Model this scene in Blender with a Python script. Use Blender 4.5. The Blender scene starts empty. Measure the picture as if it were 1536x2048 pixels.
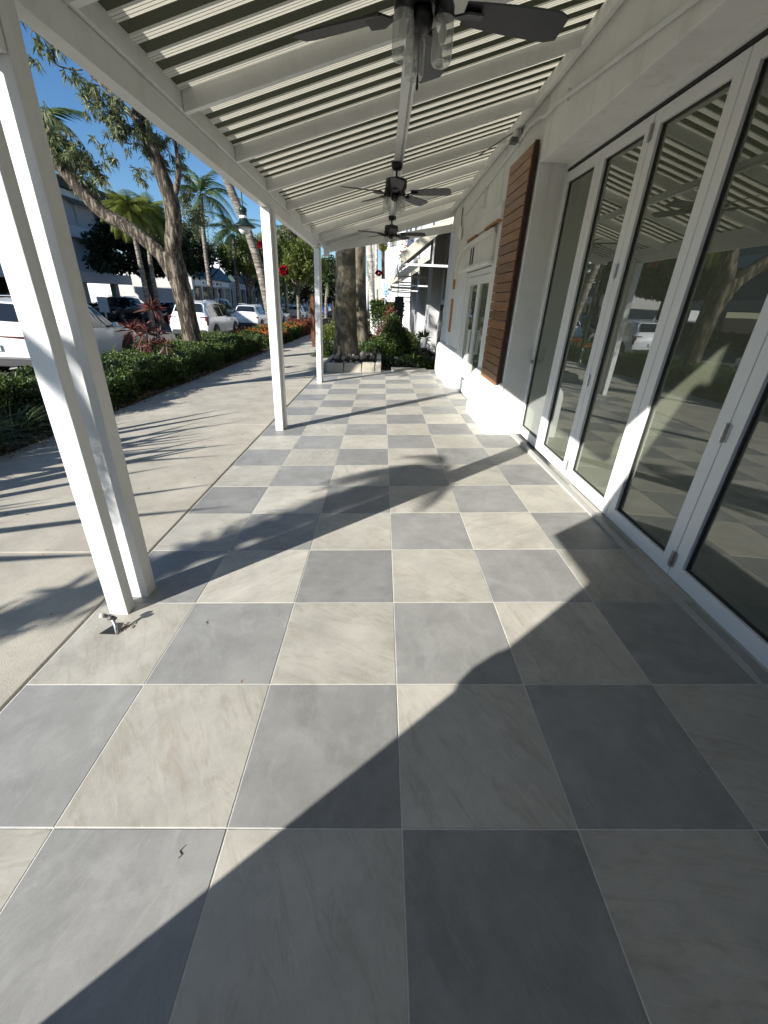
import bpy, math, random
import numpy as np
from mathutils import Vector, Matrix

random.seed(7)
rng = np.random.default_rng(11)
R = math.radians
scene = bpy.context.scene
COL = scene.collection

# ------------------------------------------------------------------ camera
CAM = Vector((0, 0, 1.643))
FPX, CX, CY = 830.245, 768 - 8.501, 1024 - 16.901
RX = rot_p = None
def _rot(ax, ay, az):
    return Matrix.Rotation(az, 3, 'Z') @ Matrix.Rotation(ax, 3, 'X') @ Matrix.Rotation(ay, 3, 'Y')
_pitch, _roll, _yaw = 0.453816, -0.044838, -0.015711
RM = _rot(-_pitch, _roll, _yaw)
RIGHT, FWD, UP = RM.col[0].copy(), RM.col[1].copy(), RM.col[2].copy()
cd = bpy.data.cameras.new('camera')
cam = bpy.data.objects.new('camera', cd)
COL.objects.link(cam)
M3 = Matrix((RIGHT, UP, -FWD)).transposed()
cam.matrix_world = Matrix.Translation(CAM) @ M3.to_4x4()
cd.sensor_fit = 'VERTICAL'
cd.sensor_height = 24.0
cd.sensor_width = 18.0
cd.lens = FPX / 2048 * 24.0
cd.shift_x = 8.501 / 2048
cd.shift_y = -16.901 / 2048
cd.clip_start, cd.clip_end = 0.05, 3000
scene.camera = cam

# ------------------------------------------------------------------ light
ELEV = R(24.6)
SDX, SDY = 0.747, 0.665                        # horizontal direction the light travels
w = bpy.data.worlds.new('World'); scene.world = w; w.use_nodes = True
nt = w.node_tree
sky = nt.nodes.new('ShaderNodeTexSky'); sky.sky_type = 'NISHITA'; sky.sun_disc = False
sky.sun_elevation = ELEV; sky.sun_rotation = math.atan2(-SDX, -SDY)
sky.air_density = 1.0; sky.dust_density = 0.05; sky.ozone_density = 5.0
nt.nodes['Background'].inputs['Strength'].default_value = 0.064
hs0 = nt.nodes.new('ShaderNodeHueSaturation'); hs0.inputs['Saturation'].default_value = 1.1; nt.links.new(sky.outputs[0], hs0.inputs['Color']); nt.links.new(hs0.outputs[0], nt.nodes['Background'].inputs['Color'])
sl = bpy.data.lights.new('sun', 'SUN'); sl.energy = 4.6; sl.angle = R(0.53); sl.color = (1, 0.97, 0.925)
so = bpy.data.objects.new('sun', sl); COL.objects.link(so)
so.rotation_euler = Vector((SDX * math.cos(ELEV), SDY * math.cos(ELEV), -math.sin(ELEV))).to_track_quat('-Z', 'Y').to_euler()
vs = scene.view_settings
vs.view_transform = 'Standard'; vs.look = 'None'; vs.exposure = 1.14; vs.gamma = 1.0; vs.use_curve_mapping = False
scene.cycles.max_bounces = 8; scene.cycles.transparent_max_bounces = 16
scene.cycles.caustics_reflective = False; scene.cycles.caustics_refractive = False
scene.cycles.use_denoising = True

# ------------------------------------------------------------------ helpers
def tag(o, label=None, cat=None, group=None, kind=None):
    if label: o['label'] = label
    if cat: o['category'] = cat
    if group: o['group'] = group
    if kind: o['kind'] = kind
    return o
def empty(name, loc=(0, 0, 0), rz=0, label=None, cat=None, group=None):
    o = bpy.data.objects.new(name, None); COL.objects.link(o)
    o.location = loc; o.rotation_euler = (0, 0, rz); o.empty_display_size = .2
    return tag(o, label, cat, group)
def copy_tree(o, parent=None):
    c = o.copy(); COL.objects.link(c)
    if parent is not None:
        c.parent = parent
    for ch in list(o.children): copy_tree(ch, c)
    return c
def ray(px, py):
    return FWD + RIGHT * ((px - CX) / FPX) - UP * ((py - CY) / FPX)
def at(px, py, Y):
    """the point of the world seen at a photo pixel, on the vertical plane y = Y"""
    d = ray(px, py); return CAM + d * (Y / d.y)
FA, FB = 0.0488, -0.0099
def fz(x, y): return FA * x + FB * y           # the paving drains towards the street

class MB:
    def __init__(s): s.v = []; s.f = []; s.m = []
    def _add(s, vs, fs, mi=0):
        b = len(s.v); s.v += [tuple(p) for p in vs]
        s.f += [tuple(i + b for i in f) for f in fs]; s.m += [mi] * len(fs)
        return s
    def box(s, x0, x1, y0, y1, z0, z1, mi=0):
        x0, x1 = min(x0, x1), max(x0, x1); y0, y1 = min(y0, y1), max(y0, y1); z0, z1 = min(z0, z1), max(z0, z1)
        return s._add([(x0, y0, z0), (x1, y0, z0), (x1, y1, z0), (x0, y1, z0), (x0, y0, z1), (x1, y0, z1), (x1, y1, z1), (x0, y1, z1)],
                      [(0, 3, 2, 1), (4, 5, 6, 7), (0, 1, 5, 4), (1, 2, 6, 5), (2, 3, 7, 6), (3, 0, 4, 7)], mi)
    def hexa(s, b, t, mi=0):
        return s._add(list(b) + list(t), [(0, 3, 2, 1), (4, 5, 6, 7), (0, 1, 5, 4), (1, 2, 6, 5), (2, 3, 7, 6), (3, 0, 4, 7)], mi)
    def bar(s, p0, p1, wd, ht, up=(0, 0, 1), mi=0):
        p0, p1 = Vector(p0), Vector(p1); d = (p1 - p0).normalized(); u = Vector(up)
        a = d.cross(u).normalized() * wd / 2; b = a.cross(d).normalized() * ht / 2
        q = [p0 - a - b, p0 + a - b, p0 + a + b, p0 - a + b]; r = [x + (p1 - p0) for x in q]
        return s.hexa(q, r, mi)
    def prism(s, poly, off, mi=0):
        n = len(poly); off = Vector(off)
        v = [Vector(p) for p in poly] + [Vector(p) + off for p in poly]
        fs = [tuple(range(n - 1, -1, -1)), tuple(range(n, 2 * n))] + [(i, (i + 1) % n, n + (i + 1) % n, n + i) for i in range(n)]
        return s._add(v, fs, mi)
    def tube(s, pts, rad, n=8, mi=0, caps=True, wob=0):
        pts = [Vector(p) for p in pts]; k = len(pts)
        if not isinstance(rad, (list, tuple)): rad = [rad] * k
        vs = []; prev = None
        for i, p in enumerate(pts):
            t = (pts[min(i + 1, k - 1)] - pts[max(i - 1, 0)]).normalized()
            ref = prev if prev is not None else (Vector((1, 0, 0)) if abs(t.x) < .8 else Vector((0, 1, 0)))
            a = (ref - t * ref.dot(t)).normalized(); prev = a; b = t.cross(a)
            for j in range(n):
                an = 2 * math.pi * j / n; r = rad[i] * (1 + (random.uniform(-wob, wob) if wob else 0))
                vs.append(p + a * math.cos(an) * r + b * math.sin(an) * r)
        fs = [(i * n + j, i * n + (j + 1) % n, (i + 1) * n + (j + 1) % n, (i + 1) * n + j) for i in range(k - 1) for j in range(n)]
        if caps: fs += [tuple(range(n - 1, -1, -1)), tuple(range((k - 1) * n, k * n))]
        return s._add(vs, fs, mi)
    def lathe(s, prof, n=16, c=(0, 0, 0), axis='z', mi=0):
        vs = []
        for (r, h) in prof:
            for j in range(n):
                a = 2 * math.pi * j / n; x, y = r * math.cos(a), r * math.sin(a)
                p = {'z': (x, y, h), 'x': (h, x, y), 'y': (x, h, y)}[axis]
                vs.append((p[0] + c[0], p[1] + c[1], p[2] + c[2]))
        k = len(prof)
        fs = [(i * n + j, i * n + (j + 1) % n, (i + 1) * n + (j + 1) % n, (i + 1) * n + j) for i in range(k - 1) for j in range(n)]
        fs += [tuple(range(n - 1, -1, -1)), tuple(range((k - 1) * n, k * n))]
        return s._add(vs, fs, mi)
    def mesh(s, name, mats, smooth=False):
        me = bpy.data.meshes.new(name); me.from_pydata(s.v, [], s.f)
        for m in (mats if isinstance(mats, (list, tuple)) else [mats]): me.materials.append(m)
        if any(s.m): me.polygons.foreach_set('material_index', s.m)
        if smooth: me.polygons.foreach_set('use_smooth', [True] * len(s.f))
        me.update(); return me
    def build(s, name, mats, parent=None, bev=0, smooth=False, seg=2, angle=None):
        me = s.mesh(name, mats, smooth)
        return link(name, me, parent, bev, seg, smooth, angle)
def link(name, me, parent=None, bev=0, seg=2, smooth=False, angle=None):
    o = bpy.data.objects.new(name, me); COL.objects.link(o)
    if parent is not None: o.parent = parent
    if bev:
        b = o.modifiers.new('bevel', 'BEVEL'); b.width = bev; b.segments = seg; b.limit_method = 'ANGLE'; b.angle_limit = R(35)
    return o
def np_mesh(name, verts, faces, mat, parent=None, smooth=False):
    verts = np.asarray(verts, np.float32); faces = np.asarray(faces, np.int32)
    me = bpy.data.meshes.new(name); nf, k = faces.shape
    me.vertices.add(len(verts)); me.vertices.foreach_set('co', verts.ravel())
    me.loops.add(nf * k); me.loops.foreach_set('vertex_index', faces.ravel())
    me.polygons.add(nf); me.polygons.foreach_set('loop_start', np.arange(0, nf * k, k, dtype=np.int32))
    me.materials.append(mat)
    if smooth: me.polygons.foreach_set('use_smooth', np.ones(nf, bool))
    me.update(calc_edges=True)
    o = bpy.data.objects.new(name, me); COL.objects.link(o)
    if parent is not None: o.parent = parent
    return o
def unit(a): return a / np.maximum(np.linalg.norm(a, axis=-1, keepdims=True), 1e-9)
def leaf_arrays(pos, dirs, L, W, fold=.25, droop=0.0):
    """folded pointed leaves: 2 quads each; pos (n,3) base, dirs (n,3)"""
    n = len(pos); d = unit(dirs); L = np.broadcast_to(np.asarray(L, float).reshape(-1, 1), (n, 1)); W = np.broadcast_to(np.asarray(W, float).reshape(-1, 1), (n, 1))
    ref = rng.normal(size=(n, 3)); s = unit(np.cross(d, ref)); u = np.cross(s, d)
    base = pos; mid = pos + d * L * .5 - np.array([0, 0, 1]) * droop * L * .25; tip = pos + d * L - np.array([0, 0, 1]) * droop * L
    l = mid - s * W * .5 + u * W * fold; r = mid + s * W * .5 + u * W * fold
    v = np.stack([base, l, tip, r], 1).reshape(-1, 3)
    i = np.arange(n)[:, None] * 4
    f = np.concatenate([i + np.array([0, 2, 1]), i + np.array([0, 3, 2])], 0)
    return v, f
def leaves(name, pos, dirs, L, W, mat, parent=None, fold=.25, droop=0.0):
    v, f = leaf_arrays(np.asarray(pos, float), np.asarray(dirs, float), L, W, fold, droop)
    return np_mesh(name, v, f, mat, parent)
def rnd_dirs(n, up=0.0):
    d = unit(rng.normal(size=(n, 3))); d[:, 2] += up; return unit(d)

# ------------------------------------------------------------------ materials
def new_mat(name):
    m = bpy.data.materials.new(name); m.use_nodes = True; t = m.node_tree
    return m, t, t.nodes['Principled BSDF'], t.nodes['Material Output']
def N(t, typ, **kw):
    n = t.nodes.new(typ)
    for k, v in kw.items():
        if k in n.inputs: n.inputs[k].default_value = v
        else: setattr(n, k, v)
    return n
def ramp(t, fac, stops):
    r = t.nodes.new('ShaderNodeValToRGB'); e = r.color_ramp.elements
    while len(e) < len(stops): e.new(.5)
    for k, (p, c) in enumerate(stops): e[k].position = p; e[k].color = (*c, 1)
    t.links.new(fac, r.inputs[0]); return r.outputs[0]
def mix(t, a, b, fac, mode='MIX'):
    n = t.nodes.new('ShaderNodeMix'); n.data_type = 'RGBA'; n.blend_type = mode
    for sock, v in ((n.inputs[6], a), (n.inputs[7], b)):
        if hasattr(v, 'is_linked') or hasattr(v, 'links'): t.links.new(v, sock)
        else: sock.default_value = (*v, 1)
    if isinstance(fac, (int, float)): n.inputs[0].default_value = fac
    else: t.links.new(fac, n.inputs[0])
    return n.outputs[2]
def bump(t, b, h, strength, dist=.01):
    n = N(t, 'ShaderNodeBump', Strength=strength, Distance=dist); t.links.new(h, n.inputs['Height']); t.links.new(n.outputs[0], b.inputs['Normal'])
def paint(name, c, rough=.5, var=.12, scale=6, bumps=.05, bscale=60, metal=0, spec=.4, dirt=None, streak=None, spots=None):
    m, t, b, o = new_mat(name)
    tc = t.nodes.new('ShaderNodeTexCoord'); n = N(t, 'ShaderNodeTexNoise', Scale=scale, Detail=6, Roughness=.65)
    t.links.new(tc.outputs['Object'], n.inputs['Vector'])
    lo = tuple(max(0, x * (1 - var)) for x in c); hi = tuple(min(1, x * (1 + var * .6)) for x in c)
    col = ramp(t, n.outputs[0], [(.3, lo), (.7, hi)])
    if dirt:
        n3 = N(t, 'ShaderNodeTexNoise', Scale=scale * .45, Detail=9, Roughness=.75); t.links.new(tc.outputs['Object'], n3.inputs['Vector'])
        col = mix(t, col, dirt, ramp(t, n3.outputs[0], [(.55, (0, 0, 0)), (.8, (.6, .6, .6))]))
    if streak:
        mp = N(t, 'ShaderNodeMapping'); mp.inputs['Scale'].default_value = (9, 9, .45); t.links.new(tc.outputs['Object'], mp.inputs[0])
        n4 = N(t, 'ShaderNodeTexNoise', Scale=1, Detail=7, Roughness=.7); t.links.new(mp.outputs[0], n4.inputs[0])
        col = mix(t, col, streak, ramp(t, n4.outputs[0], [(.52, (0, 0, 0)), (.72, (.45,) * 3)]))
    if spots:
        vo = N(t, 'ShaderNodeTexVoronoi', Scale=2.3); t.links.new(tc.outputs['Object'], vo.inputs['Vector'])
        col = mix(t, col, spots, ramp(t, vo.outputs['Distance'], [(.035, (.7,) * 3), (.07, (0, 0, 0))]))
        n6 = N(t, 'ShaderNodeTexNoise', Scale=.9, Detail=11, Roughness=.8, Distortion=.8); t.links.new(tc.outputs['Object'], n6.inputs[0])
        col = mix(t, col, spots, ramp(t, n6.outputs[0], [(.50, (0, 0, 0)), (.505, (.30,) * 3), (.512, (0, 0, 0)), (.6, (0, 0, 0)), (.78, (.35,) * 3)]))
        n7 = N(t, 'ShaderNodeTexNoise', Scale=90, Detail=3, Roughness=.8); t.links.new(tc.outputs['Object'], n7.inputs[0])
        col = mix(t, col, spots, ramp(t, n7.outputs[0], [(.56, (0, 0, 0)), (.72, (.5,) * 3)]))
    t.links.new(col, b.inputs['Base Color'])
    b.inputs['Roughness'].default_value = rough; b.inputs['Metallic'].default_value = metal; b.inputs['Specular IOR Level'].default_value = spec
    if bumps:
        n2 = N(t, 'ShaderNodeTexNoise', Scale=bscale, Detail=5); t.links.new(tc.outputs['Object'], n2.inputs['Vector']); bump(t, b, n2.outputs[0], bumps)
    return m
def leafmat(name, cols, trans=.3, rough=.45):
    m, t, b, o = new_mat(name)
    g = t.nodes.new('ShaderNodeNewGeometry')
    k = len(cols); col = ramp(t, g.outputs['Random Per Island'], [(i / max(1, k - 1), c) for i, c in enumerate(cols)])
    t.links.new(col, b.inputs['Base Color']); b.inputs['Roughness'].default_value = rough; b.inputs['Specular IOR Level'].default_value = .35
    tr = t.nodes.new('ShaderNodeBsdfTranslucent'); t.links.new(mix(t, col, (1.0, 1.0, .35), .35, 'MULTIPLY'), tr.inputs[0])
    ms = t.nodes.new('ShaderNodeMixShader'); ms.inputs[0].default_value = trans
    t.links.new(b.outputs[0], ms.inputs[1]); t.links.new(tr.outputs[0], ms.inputs[2]); t.links.new(ms.outputs[0], o.inputs[0])
    return m
def tile_mat(name, base, vein, dark, streak, amt):
    m, t, b, o = new_mat(name)
    tc = t.nodes.new('ShaderNodeTexCoord'); oi = t.nodes.new('ShaderNodeObjectInfo')
    vr = t.nodes.new('ShaderNodeVectorRotate'); vr.rotation_type = 'Z_AXIS'
    mm = N(t, 'ShaderNodeMath', operation='MULTIPLY'); mm.inputs[1].default_value = 6.283
    t.links.new(oi.outputs['Random'], mm.inputs[0]); t.links.new(mm.outputs[0], vr.inputs['Angle']); t.links.new(tc.outputs['Object'], vr.inputs['Vector'])
    off = N(t, 'ShaderNodeVectorMath', operation='ADD'); sc = N(t, 'ShaderNodeVectorMath', operation='SCALE'); sc.inputs[3].default_value = 37.0
    t.links.new(oi.outputs['Random'], sc.inputs[0]); t.links.new(vr.outputs[0], off.inputs[0]); t.links.new(sc.outputs[0], off.inputs[1])
    mp = N(t, 'ShaderNodeMapping'); mp.inputs['Scale'].default_value = (1.6, streak, 1); t.links.new(off.outputs[0], mp.inputs[0])
    n1 = N(t, 'ShaderNodeTexNoise', Scale=2.6, Detail=10, Roughness=.72, Distortion=.9); t.links.new(mp.outputs[0], n1.inputs[0])
    n2 = N(t, 'ShaderNodeTexNoise', Scale=3.5, Detail=8, Roughness=.7); t.links.new(off.outputs[0], n2.inputs[0])
    n3 = N(t, 'ShaderNodeTexNoise', Scale=160, Detail=4, Roughness=.8); t.links.new(off.outputs[0], n3.inputs[0])
    c = ramp(t, n2.outputs[0], [(.32, tuple(x * .80 for x in base)), (.68, tuple(x * 1.12 for x in base))])
    c = mix(t, c, vein, ramp(t, n1.outputs[0], [(.50, (0, 0, 0)), (.66, (amt,) * 3), (.8, (amt * .3,) * 3)]))
    c = mix(t, c, dark, ramp(t, n3.outputs[0], [(.55, (0, 0, 0)), (.75, (.32,) * 3)]))
    # fine scratches and pale scuffs
    mp2 = N(t, 'ShaderNodeMapping'); mp2.inputs['Scale'].default_value = (2, 60, 1); mp2.inputs['Rotation'].default_value = (0, 0, .7); t.links.new(off.outputs[0], mp2.inputs[0])
    n4 = N(t, 'ShaderNodeTexNoise', Scale=3, Detail=3, Roughness=.6); t.links.new(mp2.outputs[0], n4.inputs[0])
    c = mix(t, c, tuple(min(1, x * 1.35) for x in base), ramp(t, n4.outputs[0], [(.66, (0, 0, 0)), (.76, (.4,) * 3)]))
    n5 = N(t, 'ShaderNodeTexNoise', Scale=420, Detail=2, Roughness=.9); t.links.new(off.outputs[0], n5.inputs[0])
    c = mix(t, c, tuple(x * .45 for x in base), ramp(t, n5.outputs[0], [(.60, (0, 0, 0)), (.72, (.5,) * 3)]))
    n6 = N(t, 'ShaderNodeTexNoise', Scale=1.4, Detail=10, Roughness=.78, Distortion=1.5); t.links.new(off.outputs[0], n6.inputs[0])
    c = mix(t, c, tuple(x * .72 for x in dark), ramp(t, n6.outputs[0], [(.52, (0, 0, 0)), (.62, (.22,) * 3), (.66, (.02,) * 3), (.8, (.18,) * 3)]))
    vo = N(t, 'ShaderNodeTexVoronoi', Scale=13); vo.feature = 'DISTANCE_TO_EDGE'; 
    mp3 = N(t, 'ShaderNodeMapping'); mp3.inputs['Scale'].default_value = (.25, 2.2, 1); mp3.inputs['Rotation'].default_value = (0, 0, -.5); t.links.new(off.outputs[0], mp3.inputs[0])
    n7 = N(t, 'ShaderNodeTexNoise', Scale=14, Detail=6, Roughness=.8); t.links.new(mp3.outputs[0], n7.inputs[0])
    c = mix(t, c, tuple(min(1, x * 1.25) for x in base), ramp(t, n7.outputs[0], [(.56, (0, 0, 0)), (.70, (.45,) * 3)]))
    rv = N(t, 'ShaderNodeMapRange'); rv.inputs[3].default_value = .88; rv.inputs[4].default_value = 1.1; t.links.new(oi.outputs['Random'], rv.inputs[0])
    hs = t.nodes.new('ShaderNodeHueSaturation'); t.links.new(rv.outputs[0], hs.inputs['Value']); t.links.new(c, hs.inputs['Color'])
    t.links.new(hs.outputs[0], b.inputs['Base Color'])
    b.inputs['Roughness'].default_value = .48; b.inputs['Specular IOR Level'].default_value = .5
    bump(t, b, n3.outputs[0], .12, .004)
    return m
def wood_mat(name, c1, c2, c3):
    m, t, b, o = new_mat(name)
    tc = t.nodes.new('ShaderNodeTexCoord'); oi = t.nodes.new('ShaderNodeObjectInfo')
    sc = N(t, 'ShaderNodeVectorMath', operation='SCALE'); sc.inputs[3].default_value = 21.0
    ad = N(t, 'ShaderNodeVectorMath', operation='ADD'); t.links.new(oi.outputs['Random'], sc.inputs[0]); t.links.new(tc.outputs['Object'], ad.inputs[0]); t.links.new(sc.outputs[0], ad.inputs[1])
    mp = N(t, 'ShaderNodeMapping'); mp.inputs['Scale'].default_value = (14, 1.2, 14); t.links.new(ad.outputs[0], mp.inputs[0])
    n1 = N(t, 'ShaderNodeTexNoise', Scale=3, Detail=8, Roughness=.6, Distortion=.6); t.links.new(mp.outputs[0], n1.inputs[0])
    c = ramp(t, n1.outputs[0], [(.25, c1), (.5, c2), (.75, c3)])
    hs = t.nodes.new('ShaderNodeHueSaturation'); rv = N(t, 'ShaderNodeMapRange'); rv.inputs[3].default_value = .7; rv.inputs[4].default_value = 1.2
    t.links.new(oi.outputs['Random'], rv.inputs[0]); t.links.new(rv.outputs[0], hs.inputs['Value']); t.links.new(c, hs.inputs['Color'])
    t.links.new(hs.outputs[0], b.inputs['Base Color']); b.inputs['Roughness'].default_value = .35; bump(t, b, n1.outputs[0], .15, .004)
    return m
def bark_mat(name, c1, c2, sx=10, sz=1.6, strength=.9):
    m, t, b, o = new_mat(name)
    tc = t.nodes.new('ShaderNodeTexCoord'); mp = N(t, 'ShaderNodeMapping'); mp.inputs['Scale'].default_value = (sx, sx, sz); t.links.new(tc.outputs['Object'], mp.inputs[0])
    n1 = N(t, 'ShaderNodeTexNoise', Scale=1.6, Detail=9, Roughness=.7, Distortion=.5); t.links.new(mp.outputs[0], n1.inputs[0])
    n2 = N(t, 'ShaderNodeTexNoise', Scale=1.7, Detail=5); t.links.new(tc.outputs['Object'], n2.inputs[0])
    c = ramp(t, n1.outputs[0], [(.42, tuple(x * .6 for x in c1)), (.5, c1), (.6, c2)]); c = mix(t, c, tuple(x * .55 for x in c1), ramp(t, n2.outputs[0], [(.5, (0, 0, 0)), (.75, (.6,) * 3)]))
    t.links.new(c, b.inputs['Base Color']); b.inputs['Roughness'].default_value = .85; b.inputs['Specular IOR Level'].default_value = .2
    bump(t, b, n1.outputs[0], strength, .03); return m
def glass_mat(name, tint=(.8, .83, .8), film=.07, k=1.5, wob=.0, fc=(.62, .66, .47)):
    m, t, b, o = new_mat(name); t.nodes.remove(b)
    tr = N(t, 'ShaderNodeBsdfTransparent'); tr.inputs[0].default_value = (*tint, 1)
    gl = N(t, 'ShaderNodeBsdfGlossy', Roughness=.005); gl.inputs[0].default_value = (.95, .97, .96, 1)
    lw_ = N(t, 'ShaderNodeLayerWeight', Blend=.5); pw = N(t, 'ShaderNodeMath', operation='POWER'); pw.inputs[1].default_value = 4.2; t.links.new(lw_.outputs['Facing'], pw.inputs[0])
    mu = N(t, 'ShaderNodeMath', operation='MULTIPLY_ADD', use_clamp=True); mu.inputs[1].default_value = .85; mu.inputs[2].default_value = .042 * k
    t.links.new(pw.outputs[0], mu.inputs[0]); s1 = N(t, 'ShaderNodeMixShader'); t.links.new(mu.outputs[0], s1.inputs[0]); t.links.new(tr.outputs[0], s1.inputs[1]); t.links.new(gl.outputs[0], s1.inputs[2])
    out = s1.outputs[0]
    if wob:
        tc = t.nodes.new('ShaderNodeTexCoord'); nz = N(t, 'ShaderNodeTexNoise', Scale=1.3, Detail=1); t.links.new(tc.outputs['Object'], nz.inputs[0])
        bp = N(t, 'ShaderNodeBump', Strength=wob, Distance=.05); t.links.new(nz.outputs[0], bp.inputs['Height']); t.links.new(bp.outputs[0], gl.inputs['Normal'])
    if film:
        df = N(t, 'ShaderNodeBsdfDiffuse'); df.inputs[0].default_value = (*fc, 1)
        s2 = N(t, 'ShaderNodeMixShader'); s2.inputs[0].default_value = film; t.links.new(out, s2.inputs[1]); t.links.new(df.outputs[0], s2.inputs[2]); out = s2.outputs[0]
    t.links.new(out, o.inputs[0]); return m
def flat(name, c, rough=.5, metal=0, spec=.5, coat=0):
    m, t, b, o = new_mat(name); b.inputs['Base Color'].default_value = (*c, 1); b.inputs['Roughness'].default_value = rough; b.inputs['Metallic'].default_value = metal
    b.inputs['Specular IOR Level'].default_value = spec; b.inputs['Coat Weight'].default_value = coat; b.inputs['Coat Roughness'].default_value = .05; return m

M = {}
M['tile_beige'] = tile_mat('beige porcelain', (.445, .42, .362), (.29, .25, .19), (.28, .26, .22), 6, .55)
M['tile_grey'] = tile_mat('grey porcelain', (.268, .264, .246), (.345, .34, .32), (.145, .143, .134), 2.2, .5)
M['grout'] = paint('pale grout', (.60, .58, .54), .9, .25, 9, .3, 200, dirt=(.20, .18, .15))
M['white'] = paint('white painted timber', (.70, .71, .70), .42, .06, 3, .10, 45, dirt=(.5, .5, .46), streak=(.56, .56, .53))
M['stucco'] = paint('cream white stucco', (.79, .79, .765), .8, .07, 1.6, .35, 90, spec=.2, dirt=(.55, .54, .49), streak=(.50, .49, .44))
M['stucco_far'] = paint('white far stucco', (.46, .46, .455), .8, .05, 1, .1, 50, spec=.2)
M['frame'] = paint('white powder coated aluminium', (.78, .785, .77), .35, .03, 2, .0)
M['glass'] = glass_mat('door glass', (.46, .50, .46), .11, 4.4, .02)
M['jar'] = glass_mat('clear jar glass', (.86, .87, .86), .24, 2.2, 0, (.88, .89, .87))
M['bulb'] = flat('pale bulb glass', (.6, .58, .5), .2)
M['rubber'] = flat('black gasket', (.012, .012, .012), .6)
M['steel'] = flat('brushed steel', (.5, .5, .5), .35, 1)
M['dark_steel'] = flat('dark grey metal', (.14, .14, .14), .5, .6)
M['fan_black'] = flat('matte black fan metal', (.012, .012, .013), .45)
M['blade'] = paint('dark grey fan blade', (.045, .046, .05), .5, .2, 8, .05)
M['wood'] = wood_mat('stained cedar', (.10, .040, .013), (.235, .10, .034), (.33, .155, .06))
M['wood_dark'] = flat('dark stained batten', (.03, .009, .005), .6)
M['raw'] = paint('raw orange timber edge', (.42, .21, .09), .7, .2, 12)
M['concrete'] = paint('pale broom concrete', (.40, .368, .305), .9, .22, 2.2, .22, 130, spec=.2, dirt=(.27, .25, .20), spots=(.20, .185, .155))
M['asphalt'] = paint('worn asphalt', (.13, .125, .115), .9, .2, 3, .4, 180, spec=.2)
M['kerb'] = paint('kerb concrete', (.42, .41, .38), .9, .15, 3, .3, 90)
M['line'] = paint('worn road paint', (.6, .6, .56), .8, .2, 8)
M['soil'] = paint('dark mulch', (.055, .038, .026), .95, .5, 14, .9, 60, spec=.1)
M['grass'] = paint('lawn', (.05, .075, .025), .95, .4, 9, .8, 120, spec=.1)
M['olive'] = flat('olive roof sheet', (.075, .080, .052), .75, 0, .2)
m, t, b, o = new_mat('cream translucent roofing')
b.inputs['Base Color'].default_value = (.66, .61, .47, 1); b.inputs['Roughness'].default_value = .6
tr = N(t, 'ShaderNodeBsdfTranslucent'); tr.inputs[0].default_value = (.80, .75, .60, 1)
ms = N(t, 'ShaderNodeMixShader'); ms.inputs[0].default_value = .31
t.links.new(b.outputs[0], ms.inputs[1]); t.links.new(tr.outputs[0], ms.inputs[2]); t.links.new(ms.outputs[0], o.inputs[0])
M['cream'] = m
M['seam'] = flat('brown roof seam', (.25, .21, .14), .8)
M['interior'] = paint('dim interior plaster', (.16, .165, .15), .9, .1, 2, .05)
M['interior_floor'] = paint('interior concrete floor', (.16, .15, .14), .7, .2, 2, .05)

# ------------------------------------------------------------------ ground, road, pavement
def zroad(y): return -0.275 - 0.0099 * min(max(y, -20), 45)
def zbed(y): return -0.236 - 0.0099 * min(max(y, -20), 45)
def strip(name, x0, x1, ys, zf, mat, zoff=0, thick=.0, xs=None):
    b = MB()
    xs = xs or [x0, x1]
    for i, y in enumerate(ys):
        for x in xs: b.v.append((x, y, zf(y) + zoff))
    k = len(xs)
    for i in range(len(ys) - 1):
        for j in range(k - 1): b.f.append((i * k + j, i * k + j + 1, (i + 1) * k + j + 1, (i + 1) * k + j)); b.m.append(0)
    return tag(b.build(name, mat), kind='structure')
YS = [-60, -20, 0, 20, 45, 90, 200, 900]
strip('ground', -900, 900, YS, zroad, M['soil'], -.16)
strip('road', -22.0, -7.25, YS[:-1], zroad, M['asphalt'])
strip('far_pavement', -27, -22.0, YS[:-1], zroad, M['concrete'], .12)
kb = MB()
for y in np.arange(-20, 60, 3.0):
    kb.hexa([(-7.25, y + .01, zroad(y) - .1), (-7.08, y + .01, zroad(y) - .1), (-7.08, y + 2.99, zroad(y + 3) - .1), (-7.25, y + 2.99, zroad(y + 3) - .1)],
            [(-7.25, y + .01, zroad(y) + .12), (-7.08, y + .01, zroad(y) + .12), (-7.08, y + 2.99, zroad(y + 3) + .12), (-7.25, y + 2.99, zroad(y + 3) + .12)])
tag(kb.build('kerb', M['kerb'], bev=.012), kind='structure')
strip('planting_bed', -7.08, -4.62, [-20, 0, 20, 45, 60], zbed, M['soil'], .02)
rm = MB()
for y in np.arange(-4, 70, 6.4):                                # parking bay ticks and the lane edge
    rm._add([(-9.75, y, zroad(y) + .004), (-7.3, y, zroad(y) + .004), (-7.3, y + .11, zroad(y + .11) + .004), (-9.75, y + .11, zroad(y + .11) + .004)], [(0, 1, 2, 3)])
for y in np.arange(-4, 120, 9.0):
    rm._add([(-14.6, y, zroad(y) + .004), (-14.48, y, zroad(y) + .004), (-14.48, y + 3, zroad(y + 3) + .004), (-14.6, y + 3, zroad(y + 3) + .004)], [(0, 1, 2, 3)])
rm._add([(-9.9, -10, zroad(-10) + .004), (-9.78, -10, zroad(-10) + .004), (-9.78, 45, zroad(45) + .004), (-9.9, 45, zroad(45) + .004)], [(0, 1, 2, 3)])
tag(rm.build('road_marking', M['line']), kind='structure')

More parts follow.
